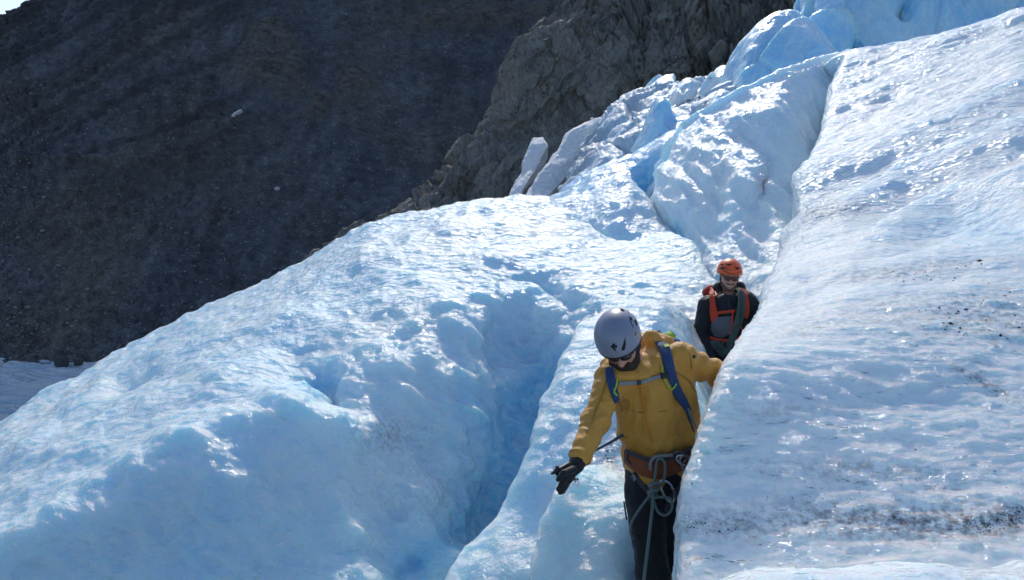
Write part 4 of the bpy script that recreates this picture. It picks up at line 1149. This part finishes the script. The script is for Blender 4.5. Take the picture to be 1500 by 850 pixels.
# helmet
HEL = HC + HF[2] * .035 - HF[1] * .008
helm_f, helm_o = helmet_field(HEL, HF, (.115, .140, .118), -.012, -.065)
vents = [[(910, 512), (913, 503), (916, 494), (916.5, 505), (915.5, 512), (912.5, 514)], [(918, 455), (922, 458), (926, 467), (927.5, 480), (924, 473), (921, 464)], [(906, 451.5), (912, 451), (918, 454), (914, 456.5), (909, 455)], [(928, 461), (931.5, 467), (934, 477), (932, 477), (929, 470)]]
def vent_cut(p, holes=[hit(helm_o, *np.mean(q, 0)) for q in vents]):
    d = None
    return helm_f(p)
helmet = solid('helmet', helm_f, .0045, HELMET_GREY, man)
for q in vents:
    plate('vent', helm_o, q, VENT, helmet, lift=.0005, thick=.0012)  # shell stays uncut: dark plates paint the shaded openings
# diamond emblem: a split rhombus, and the pale sticker over the ear
plate('emblem', helm_o, [(894.5, 508), (899.5, 502.5), (901, 505), (898.5, 508), (903, 513.5), (901, 514)], BLACK_PLASTIC, helmet, lift=.0008, thick=.0012)
plate('emblem', helm_o, [(900, 508), (902, 505), (904.5, 507), (902.5, 510.5)], BLACK_PLASTIC, helmet, lift=.0008, thick=.0012)
plate('sticker', helm_o, [(927.5, 485), (933, 483), (934, 493), (929, 496)], PALE_PRINT, helmet, lift=.0008, thick=.001)
strap('sticker_mark', helm_o, [(930, 486), (932, 488), (929.5, 490), (932, 493)], .005, .001, BLACK_PLASTIC, bpy.data.objects['sticker'], lift=.002, n=10)
R3, D3, U3 = HF
rim = []
for a in np.linspace(0, 2 * math.pi, 40):
    y = math.cos(a); zz = (-.012 - .065) / 2 + y * (-.012 + .065) / 2
    k = math.sqrt(max(.05, 1 - (zz / .118) ** 2))
    rim.append(HEL + R3 * .112 * k * math.sin(a) + D3 * .137 * k * y + U3 * (zz - .004))
tube('rim', rim, .005, BLACK_PLASTIC, helmet, n=80)
tube('chin_strap', [hat(.085, -.02, .0), hat(.084, .0, -.04), hat(.068, .025, -.085), hat(.03, .05, -.125), hat(-.03, .05, -.125), hat(-.068, .025, -.085), hat(-.084, 0, -.04), hat(-.085, -.02, 0)], .006, NAVY, helmet, n=50)
tube('strap_guide', [hat(-.088, -.03, .012), hat(-.092, .0, -.01), hat(-.088, .015, -.035)], .010, DARK_WEB, helmet, n=16)
# glasses
gl = bpy.data.objects.new('sunglasses', None)
fr_pts = [hat(x, .105 - 1.6 * x * x * 3.2, .012 + .004 * math.cos(x * 40)) for x in np.linspace(-.068, .068, 13)]
glasses = tube('sunglasses', [hat(-.082, -.02, .012), hat(-.078, .05, .014)] + fr_pts + [hat(.078, .05, .014), hat(.082, -.02, .012)], .0035, BLACK_PLASTIC, man, n=60)
bpy.data.objects.remove(gl)
for s in (-1, 1):
    solid('lens', ell(hat(.033 * s, .098, .001), A3(.030, .010, .020), frame(HF[1] + HF[0] * s * .35, HF[2])), .004, LENS, glasses)

# climbing harness
hz = [(918, 668), (930, 676), (945, 684), (962, 688), (980, 684), (995, 676), (1010, 664), (1022, 650)]
harness = strap('harness', jacket_f, hz, [.075, .085, .09, .09, .085, .08, .075, .07], .008, RUST, man, lift=.010, n=50)
hb = grow(jacket_f, .012)
strap('waist_webbing', hb, [(918, 660), (932, 666), (950, 672), (975, 671), (995, 665), (1012, 655)], .020, .005, DARK_WEB, harness, lift=.008, n=40)
strap('leg_loop', trouser_f, [(930, 692), (940, 708), (949, 722), (955, 740)], .024, .006, DARK_WEB, harness, lift=.012, n=20)
strap('leg_loop', trouser_f, [(1000, 700), (992, 714), (984, 726), (976, 742), (972, 752)], .022, .006, DARK_WEB, harness, lift=.012, n=20)
strap('buckle', trouser_f, [(929, 694), (934, 702)], .028, .008, DARK_STEEL, harness, lift=.02, n=5)
def carabiner(c, ux, uy, w, h, mat, parent, r=.0055, name='carabiner', gate=True):
    pts = []
    for a in np.linspace(0, 2 * math.pi, 28):
        x = math.copysign(abs(math.cos(a)) ** .7, math.cos(a)) * w / 2 * (1 + .22 * math.sin(a)); y = math.copysign(abs(math.sin(a)) ** .8, math.sin(a)) * h / 2
        pts.append(c + ux * x + uy * y)
    o = tube(name, pts, r, mat, parent, n=60)
    if gate:
        nz = np.cross(ux, uy)
        tube('gate', [c + ux * w * .52 - uy * h * .22, c + ux * w * .55 + uy * h * .22], r * 1.35, DARK_STEEL, o, n=8)
    return o
fx = A3(1, 0, 0); fz = unit(A3(0, -.15, 1))
hc = hit(hb, 1003, 676)[0] + A3(0, -.025, 0)
carabiner(hc, unit(A3(.8, 0, .5)), unit(A3(.5, 0, -.85)), .05, .085, STEEL, harness)
carabiner(hc + A3(-.012, -.012, .02), unit(A3(.4, 0, .9)), unit(A3(.9, -.1, -.4)), .045, .08, STEEL, harness)
carabiner(hit(hb, 994, 668)[0] + A3(0, -.02, 0), unit(A3(.7, 0, .7)), unit(A3(.7, 0, -.7)), .05, .07, DARK_STEEL, harness)
kc = P(978, 720, 3.79)
carabiner(kc, unit(A3(.95, 0, -.25)), unit(A3(-.3, 0, .95)), .062, .115, STEEL, harness, r=.006)
strap('gear_loop', hb, [(922, 662), (920, 672), (926, 680)], .012, .004, DARK_WEB, harness, lift=.01, n=10)

# rope tied in at the waist
rope = root('rope', tuple(P(957, 715, 3.78)), label='teal rope knotted at the waist of the walker in mustard, hanging between his legs', category='rope', group='climbing ropes')
D0 = 3.80
k0 = lambda x, y, d=D0: P(x, y, d)
tube('strand', [k0(956, 718, 3.77), k0(956, 740, 3.74), k0(952, 775, 3.68), k0(948, 810, 3.62), k0(943, 852, 3.55), k0(938, 910, 3.5), k0(932, 1000, 3.6)], .0075, ROPE, rope, n=60)
tube('tail', [k0(955, 722, 3.77), k0(945, 735, 3.75), k0(934, 750, 3.74), k0(926, 764, 3.76), k0(923, 778, 3.80), k0(927, 790, 3.84)], .0065, ROPE, rope, n=40)
tube('bight', [k0(958, 735, 3.77), k0(964, 750, 3.74), k0(975, 755, 3.73), k0(984, 746, 3.74), k0(983, 732, 3.76), k0(974, 729, 3.77), k0(962, 728, 3.76)], .0068, ROPE, rope, n=50)
tube('bight', [k0(957, 712), k0(960, 695, 3.78), k0(962, 676, 3.79), k0(968, 672, 3.80), k0(974, 680, 3.79), k0(973, 700, 3.78), k0(966, 714, 3.77)], .0068, ROPE, rope, n=50)
kn = []
for i, y in enumerate((709, 714, 719, 724)):
    c = k0(958 - i * .6, y, 3.775)
    kn = [c + A3(.021 * math.cos(a), .02 * math.sin(a), .012 * math.cos(a + .8) * (-1) ** i) for a in np.linspace(0, 2 * math.pi, 22)]
    tube('knot_turn', kn, .0072, ROPE, rope, n=44)
loop = tube('tie_in_loop', [k0(953, 688, 3.82), k0(953, 678, 3.80), k0(959, 670, 3.80), k0(970, 668, 3.81), k0(985, 667, 3.82)], .0085, GREY_WEB, rope, n=30)
adopt(rope)

# backpack
pack = root('backpack', tuple(P(985, 590, 4.2)), label='blue backpack with navy straps and lime piping on the back of the walker in mustard', category='backpack', group='backpacks worn by the walkers')
pf = union([cone(P(945, 545, 4.26), P(958, 650, 4.26), .11, .10), cone(P(990, 540, 4.28), P(992, 645, 4.28), .11, .10), (cone(P(965, 510, 4.24), P(985, 508, 4.24), .055), .04)], .06)
solid('pack_body', pf, .012, BLUEPACK, pack, lambda v: .008 * noise(v, 9, 41))
jw = grow(jacket_f, .006)
sl_pts = [(966, 503), (973, 512), (978, 532), (984, 555), (992, 575), (1001, 590), (1008, 602)]
SL = strap('shoulder_strap', jw, sl_pts, [.050, .058, .060, .058, .052, .044, .032], .010, NAVY, pack, lift=.004, n=44, label='navy shoulder strap with a lime edge over the raised arm')
sr_pts = [(893, 540), (894, 552), (897, 566), (900, 580), (903, 588)]
SR = strap('shoulder_strap', jw, sr_pts, [.040, .046, .044, .04, .034], .010, NAVY, pack, lift=.004, n=30)
jw2 = grow(jacket_f, .016)
strap('lime_piping', jw2, [(969, 536), (970, 550), (975, 562), (981, 571), (986, 568), (990, 562)], .009, .004, LIME, SL, lift=.004, n=36)
strap('lime_piping', jw2, [(904, 556), (902, 566), (899, 574), (903, 580)], .009, .004, LIME, SR, lift=.004, n=20)
strap('lime_piping', jw2, [(974, 505), (978, 509)], .03, .004, LIME, SL, lift=.004, n=6)
CS = strap('chest_strap', jw, [(905, 562), (915, 561), (928, 559.5), (942, 558), (956, 554), (970, 551)], .019, .004, GREY_WEB, pack, lift=.012, n=40)
strap('buckle', jw, [(932, 559), (938, 558.5)], .022, .008, DARK_WEB, CS, lift=.015, n=6)
strap('slider', jw, [(966, 552), (974, 550)], .030, .010, BLACK_PLASTIC, CS, lift=.018, n=6)
strap('webbing', jw, [(1006, 598), (1010, 608), (1015, 620), (1021, 634), (1024, 642)], .016, .004, GREY_WEB, pack, lift=.010, n=20)
strap('webbing', jw, [(1004, 602), (1008, 614), (1013, 628), (1018, 642)], .012, .004, DARK_WEB, pack, lift=.010, n=20)
tube('haul_loop', [P(961, 500, 4.16), P(961, 488, 4.17), P(966, 486, 4.18), P(968, 498, 4.18)], .008, GREY_WEB, pack, n=24)
ribbon('lid_tab', [P(966, 500, 4.2), P(975, 494, 4.2), P(986, 490, 4.22)], [A3(0, -.5, .8)] * 3, .045, .012, LIME, pack, n=10)
tube('lid_cord', [P(973, 499, 4.14), P(981, 500, 4.18), P(990, 503, 4.22), P(998, 508, 4.24)], .006, BLUEPACK, pack, n=20)
adopt(pack)

# trekking pole
pole = root('trekking_pole', tuple(P(822, 687, 3.45)), label='dark trekking pole with a blue shaft held low in the black glove', category='trekking pole')
pa, pb = P(814, 691, 3.45), P(1000, 590, 4.45)
pt = lambda t: pa + (pb - pa) * t
tube('shaft', [pt(.10), pt(.3), pt(.7), pt(1.0)], [.0075, .0085, .008, .007], simple('blue_shaft', (.06, .13, .24), .35, var=.1, metal=.4), pole, n=20, m=12)
tube('grip', [pt(.0), pt(.03), pt(.08), pt(.13)], [.012, .012, .013, .010], BLACK_PLASTIC, pole, n=14, m=12)
px_ = unit(np.cross(pb - pa, A3(0, 0, 1)))
solid('grip_head', union([cone(pt(-.004) - A3(.014, 0, .008), pt(.010), .006, .010), cone(pt(.010) + A3(0, 0, .016), pt(.010) - A3(0, 0, .016), .009, .009)], .008), .004, BLACK_PLASTIC, pole)
adopt(pole)
adopt(man)
# ================================================================== the walker in the orange helmet
b2 = P(1062, 700, 7.3)
man2 = root('person', (b2[0], b2[1], .05), label='smiling walker in a black jacket and orange helmet with red sunglasses, higher up the gully', category='person', group='roped glacier walkers')
HC2 = P(1068.5, 404, 7.2)
HF2 = frame((-.10, -.97, -.10), (.07, -.03, 1))
hp2, hat2 = head_prims(HC2 + A3(0, 0, -.005), HF2)
s2R, e2R, w2R = P(1036, 447, 7.25), P(1024, 492, 7.25), P(1042, 531, 7.05)
s2L, e2L, w2L = P(1094, 442, 7.25), P(1109, 462, 7.2), P(1130, 452, 7.05)
h2R, k2R, a2R = P(1046, 540, 7.3), P(1034, 600, 7.2), P(1032, 672, 7.35)
h2L, k2L, a2L = P(1076, 540, 7.3), P(1082, 602, 7.25), P(1082, 675, 7.4)
d2 = unit(w2R - e2R); kk = [w2R + d2 * .07 + A3(x, 0, 0) for x in (-.03, -.01, .01, .03)]
hr2 = hand_prims(w2R, kk, [k + d2 * .07 + A3(0, -.02, 0) for k in kk], [w2R + d2 * .03 + A3(.03, -.02, 0), w2R + d2 * .06 + A3(.045, -.03, 0), w2R + d2 * .08 + A3(.04, -.035, 0)])
d3 = unit(w2L - e2L); kk3 = [w2L + d3 * .07 + A3(0, y, 0) for y in (-.03, -.01, .01, .03)]
hl2 = hand_prims(w2L, kk3, [k + d3 * .07 + A3(0, 0, -.03) for k in kk3], [w2L + d3 * .03 + A3(0, -.04, 0), w2L + d3 * .06 + A3(0, -.055, 0), w2L + d3 * .08 + A3(0, -.055, -.01)])
body2 = union([cone(P(1053, 450, 7.28), P(1055, 535, 7.28), .10), cone(P(1079, 450, 7.28), P(1075, 535, 7.28), .10), cone(P(1068, 440, 7.28), HC2 + A3(0, .02, -.06), .058, .054),
               cone(s2R, e2R, .048, .04), cone(e2R, w2R, .04, .03), cone(s2L, e2L, .048, .04), cone(e2L, w2L, .04, .03), cone(s2R, s2L, .05),
               cone(h2R, k2R, .085, .06), cone(k2R, a2R, .058, .04), cone(h2L, k2L, .085, .06), cone(k2L, a2L, .058, .04),
               cone(a2R, a2R + A3(0, -.14, -.05), .04, .03), cone(a2L, a2L + A3(0, -.14, -.05), .04, .03)] + hp2 + hr2 + hl2, .03)
solid('body', body2, .007, SKIN, man2)
st2 = union([cone(hat2(-.05, .04, -.075), hat2(-.028, .064, -.105), .021), cone(hat2(.05, .04, -.075), hat2(.028, .064, -.105), .021), cone(hat2(-.028, .064, -.105), hat2(.028, .064, -.105), .025), cone(hat2(-.026, .088, -.053), hat2(.026, .088, -.053), .010)], .02)
solid('beard', st2, .005, STUBBLE, man2)
tube('smile', [hat2(-.026, .088, -.064), hat2(-.012, .096, -.071), hat2(0, .098, -.073), hat2(.012, .096, -.071), hat2(.026, .088, -.064)], .0036, TEETH, man2, n=20)
tube('lower_lip', [hat2(-.024, .088, -.070), hat2(0, .097, -.081), hat2(.024, .088, -.070)], .004, LIP, man2, n=16)

jk2 = [cone(P(1052, 452, 7.27), P(1055, 525, 7.27), .135, .125), cone(P(1082, 452, 7.27), P(1076, 525, 7.27), .135, .125), (cone(P(1067, 460, 7.18), P(1066, 510, 7.18), .10), .05),
       (cone(s2R, s2L, .075), .05), (cone(s2R, e2R, .078, .068), .03), (cone(e2R, w2R, .068, .052), .03), (cone(s2L, e2L, .088, .075), .04), (cone(e2L, w2L, .07, .055), .03),
       (cone(P(1052, 432, 7.28), P(1060, 439, 7.17), .04), .025), (cone(P(1060, 439, 7.17), P(1077, 439, 7.17), .036), .025), (cone(P(1077, 439, 7.17), P(1085, 430, 7.28), .04), .025), (cone(P(1054, 422, 7.33), P(1082, 422, 7.33), .06), .03)]
jf2 = union(jk2, .045)
jacket2 = solid('jacket', jf2, .009, BLACK, man2, lambda v: .010 * noise(v * np.array([1, 1, .5]), 9, 51) + .007 * (1 - 2 * np.abs(noise(v, 13, 52))))
tube('collar_zip', [hit(jf2, *p)[0] for p in [(1067, 440), (1067, 448), (1067, 456)]], .006, DARK_WEB, jacket2, n=12)
jg2 = grow(jf2, .010)
tf2 = union([(cone(h2R, h2L, .12), .03), cone(h2R, k2R, .10, .08), cone(k2R, a2R, .08, .066), cone(h2L, k2L, .10, .08), cone(k2L, a2L, .08, .066)], .03)
solid('trousers', tf2, .010, TROUSER, man2, lambda v: .01 * noise(v, 9, 55))
for an in (a2R, a2L):
    solid('boot', union([cone(an + A3(0, .02, .06), an + A3(0, .02, -.06), .06, .055), cone(an + A3(0, .02, -.06), an + A3(0, -.16, -.07), .05, .042)], .03), .012, BLACK_PLASTIC, man2)
for w, d, hh in ((w2R, d2, hr2), (w2L, d3, hl2)):
    solid('glove', union([(grow(union(hh, .01), .004), 0.0), (cone(w - d * .03, w + d * .03, .045, .04), .02)], .02), .006, GLOVE, man2)
# grey front panel of the mid layer, a moulded shape on the chest
gp = plate('grey_panel', jg2, [(1043, 474), (1047, 467), (1056, 464), (1066, 464), (1073, 463), (1072, 478), (1068, 490), (1058, 495), (1048, 493), (1043, 484)], GREYFLEECE, jacket2, lift=.006, thick=.012)
gp2 = plate('grey_panel', jg2, [(1040, 500), (1050, 498), (1062, 500), (1063, 515), (1060, 524), (1050, 517), (1043, 508)], GREYFLEECE, jacket2, lift=.004, thick=.01)
# helmet
HE2 = HC2 + A3(0, .005, .035)
hf2, ho2 = helmet_field(HE2, HF2, (.118, .142, .128), .005, -.05)
helmet2 = solid('helmet', hf2, .0055, HELMET_ORANGE, man2)
R4, D4, U4 = HF2
for z, w in ((-.002 + .03, .085), (.056, .078)):
    pts, nn = [], []
    for x in np.linspace(-w, w, 13):
        y = .142 * math.sqrt(max(0.02, 1 - (x / .118) ** 2 - (z / .128) ** 2))
        p = HE2 + R4 * x + D4 * (y + .002) + U4 * (z - .010 * math.cos(x * 30))
        pts.append(p); nn.append(unit(R4 * x / .118 ** 2 + D4 * y / .142 ** 2))
    ribbon('groove', pts, nn, .012, .002, simple('orange_groove', (.42, .05, .015), .6), helmet2, n=26)
for q in ([(1053, 394), (1057, 391.5), (1062, 392), (1060, 394.5)], [(1076, 392), (1081, 391.5), (1084, 394), (1078, 394.5)], [(1063, 388), (1067, 387), (1072, 387.5), (1068, 389.5)], [(1055, 388), (1058, 386.5), (1060, 387), (1057, 389)]):
    plate('vent', ho2, q, VENT, helmet2, lift=.003, thick=.002)  # vent openings painted as dark plates, their shade put into the colour
tube('chin_strap', [hat2(.083, -.01, .02), hat2(.078, .01, -.05), hat2(.05, .045, -.11), hat2(0, .05, -.128), hat2(-.05, .045, -.11), hat2(-.078, .01, -.05), hat2(-.083, -.01, .02)], .007, BLACK_PLASTIC, helmet2, n=40)
fr2 = [hat2(x, .108 - 5.1 * x * x, .014) for x in np.linspace(-.068, .068, 13)]
glasses2 = tube('sunglasses', [hat2(-.082, -.02, .014), hat2(-.078, .05, .016)] + fr2 + [hat2(.078, .05, .016), hat2(.082, -.02, .014)], .0045, BLACK_PLASTIC, man2, n=60)
for s in (-1, 1):
    solid('lens', ell(hat2(.034 * s, .099, .0), A3(.031, .010, .021), frame(HF2[1] + HF2[0] * s * .35, HF2[2])), .004, LENS_RED, glasses2)
# harness
hn2 = strap('harness', jg2, [(1040, 495), (1048, 497), (1056, 498), (1066, 499), (1078, 497), (1086, 492)], .028, .008, RED, man2, lift=.012, n=30)
strap('tie_in_loop', jg2, [(1060, 498), (1060, 508), (1061, 516)], .03, .010, DARK_WEB, hn2, lift=.014, n=12)
strap('leg_strap', jg2, [(1082, 476), (1086, 486), (1082, 498), (1076, 506)], .018, .006, RED, hn2, lift=.012, n=18)

# red backpack
pk2 = root('backpack', tuple(P(1064, 470, 7.5)), label='red backpack with red straps worn over the black jacket', category='backpack', group='backpacks worn by the walkers')
pf2 = union([cone(P(1048, 435, 7.52), P(1050, 520, 7.52), .12, .11), cone(P(1084, 440, 7.52), P(1082, 520, 7.52), .12, .11), (cone(P(1036, 429, 7.45), P(1041, 425, 7.45), .05), .04)], .06)
solid('pack_body', pf2, .014, REDPACK, pk2, lambda v: .01 * noise(v, 8, 61))
S1 = strap('shoulder_strap', jg2, [(1041, 424), (1043, 432), (1044, 445), (1045, 455), (1047, 466), (1046, 472)], [.05, .05, .05, .068, .075, .05], .012, RED, pk2, lift=.006, n=30)
tube('orange_loop', [hit(jg2, *p)[0] + A3(0, -.03, 0) for p in [(1042, 428), (1046, 427), (1048, 432), (1043, 433)]], .007, HELMET_ORANGE, S1, n=20)
S2 = strap('shoulder_strap', jg2, [(1088, 424), (1091, 434), (1093, 445), (1093, 456), (1091, 466)], [.04, .045, .05, .05, .04], .012, RED, pk2, lift=.006, n=26)
strap('chest_strap', jg2, [(1049, 459), (1056, 458), (1066, 457), (1076, 456)], .026, .006, RED, pk2, lift=.008, n=20)
strap('webbing', jg2, [(1073, 458), (1072, 466), (1072, 478), (1068, 490)], .016, .006, RED, pk2, lift=.012, n=20)
adopt(pk2)
# rope coil slung over the shoulder
coil = root('rope_coil', tuple(P(1078, 470, 7.1)), label='green rope coiled over the shoulder of the walker in the orange helmet', category='rope', group='climbing ropes')
jc = grow(jf2, .03)
for i in range(6):
    o = i * 2.0
    a = [(1081 + o * .75, 426 + o * .2), (1081 + o, 440), (1079 + o * .95, 456), (1076 + o * .85, 472), (1071 + o * .8, 488), (1066 + o * .7, 503), (1060 + o * .55, 517)]
    pts = []
    for j, q in enumerate(a):
        p, n = hit(jc, *q)
        pts.append(p + n * (.006 * ((i * 5 + j * 3) % 4)))
    pts = [pts[0] + A3(0, .12, .0)] + pts + [pts[-1] + A3(-.05, .08, -.03)]
    tube('coil', pts, .0075, ROPE2, coil, n=50, m=7)
for i in range(4):
    tube('coil', [hit(jc, *q)[0] + A3(0, -.008 * i, 0) for q in [(1058 + i * 2, 519 - i), (1050 + i * 2, 513 - i * 2), (1044 + i * 1.5, 506 - i * 3)]], .0075, ROPE2, coil, n=20, m=7)
adopt(coil)
adopt(man2)
# ------------------------------------------------------------------ silt grit melted out of the ice
def surface_points(V, n, wfun, jit=.6):
    qx, qy, d = project(V)
    A = np.linalg.norm(np.cross(np.gradient(V, axis=1), np.gradient(V, axis=0)), axis=-1)
    w = np.clip(wfun(V, qx, qy, d), 0, None) * A
    w = (w / w.sum()).ravel()
    k = rng.choice(w.size, n, p=w)
    i, j = np.unravel_index(k, A.shape)
    i2 = np.clip(i + 1, 0, A.shape[0] - 1); j2 = np.clip(j + 1, 0, A.shape[1] - 1)
    u, v = rng.random(n)[:, None], rng.random(n)[:, None]
    p = V[i, j] * (1 - u) * (1 - v) + V[i2, j] * u * (1 - v) + V[i, j2] * (1 - u) * v + V[i2, j2] * u * v
    return p
GRIT = simple('black_grit', (.022, .022, .026), .8, var=.5)
def g2(qx, qy, cx, cy, sx, sy, a=0):
    ca, sa = math.cos(a), math.sin(a)
    return np.exp(-((((qx - cx) * ca + (qy - cy) * sa) / sx) ** 2 + ((-(qx - cx) * sa + (qy - cy) * ca) / sy) ** 2))
def gw(V, qx, qy, d):
    cl = smooth(-.05, .55, noise(V * np.array([.5, 1.4, 1.4]), 5, 701)) * (.4 + .6 * smooth(-.2, .5, noise(V, 17, 703)))
    w = 1.0 * g2(qx, qy, 1430, 760, 150, 26) + .55 * g2(qx, qy, 1230, 770, 130, 26) + .35 * g2(qx, qy, 1080, 770, 90, 34) + .5 * g2(qx, qy, 1270, 690, 100, 15) + .5 * g2(qx, qy, 1010, 760, 14, 40) + .25 * g2(qx, qy, 1430, 560, 60, 6, .5)
    return w * cl * smooth(2.6, 3.0, d) * (qy < 838)
gp_ = surface_points(GR, 5200, gw)
scatter('ice_grit', gp_, np.clip(rng.lognormal(-6.35, .5, len(gp_)), .0008, .0060), GRIT, kind='stuff')
def gw2(V, qx, qy, d):
    return (.9 * g2(qx, qy, 1190, 306, 10, 14) + .4 * g2(qx, qy, 1240, 305, 50, 10, -.15) + .5 * g2(qx, qy, 1360, 398, 50, 8, -.1) + .25 * g2(qx, qy, 1440, 470, 110, 26)) * (.2 + smooth(0, .5, noise(V, 6, 705)))
gp2_ = surface_points(GR, 700, gw2)
scatter('ice_grit', gp2_, np.clip(rng.lognormal(-5.2, .5, 700), .002, .02), GRIT, kind='stuff')
gp3_ = surface_points(GY, 320, lambda V, qx, qy, d: (np.exp(-(((qx - 898 + (qy - 650) * .42) / 9) ** 2 + ((qy - 645) / 40) ** 2)) + .5 * g2(qx, qy, 985, 452, 30, 10, .3)) * smooth(-.1, .5, noise(V, 10, 707)))
scatter('ice_grit', gp3_, np.clip(rng.lognormal(-5.5, .45, 320), .0018, .010), GRIT, kind='stuff')
gp4_ = surface_points(GZ, 26, lambda V, qx, qy, d: g2(qx, qy, 843, 703, 5, 4))
scatter('ice_grit', gp4_, np.clip(rng.lognormal(-5.0, .4, 26), .003, .012), GRIT, kind='stuff')
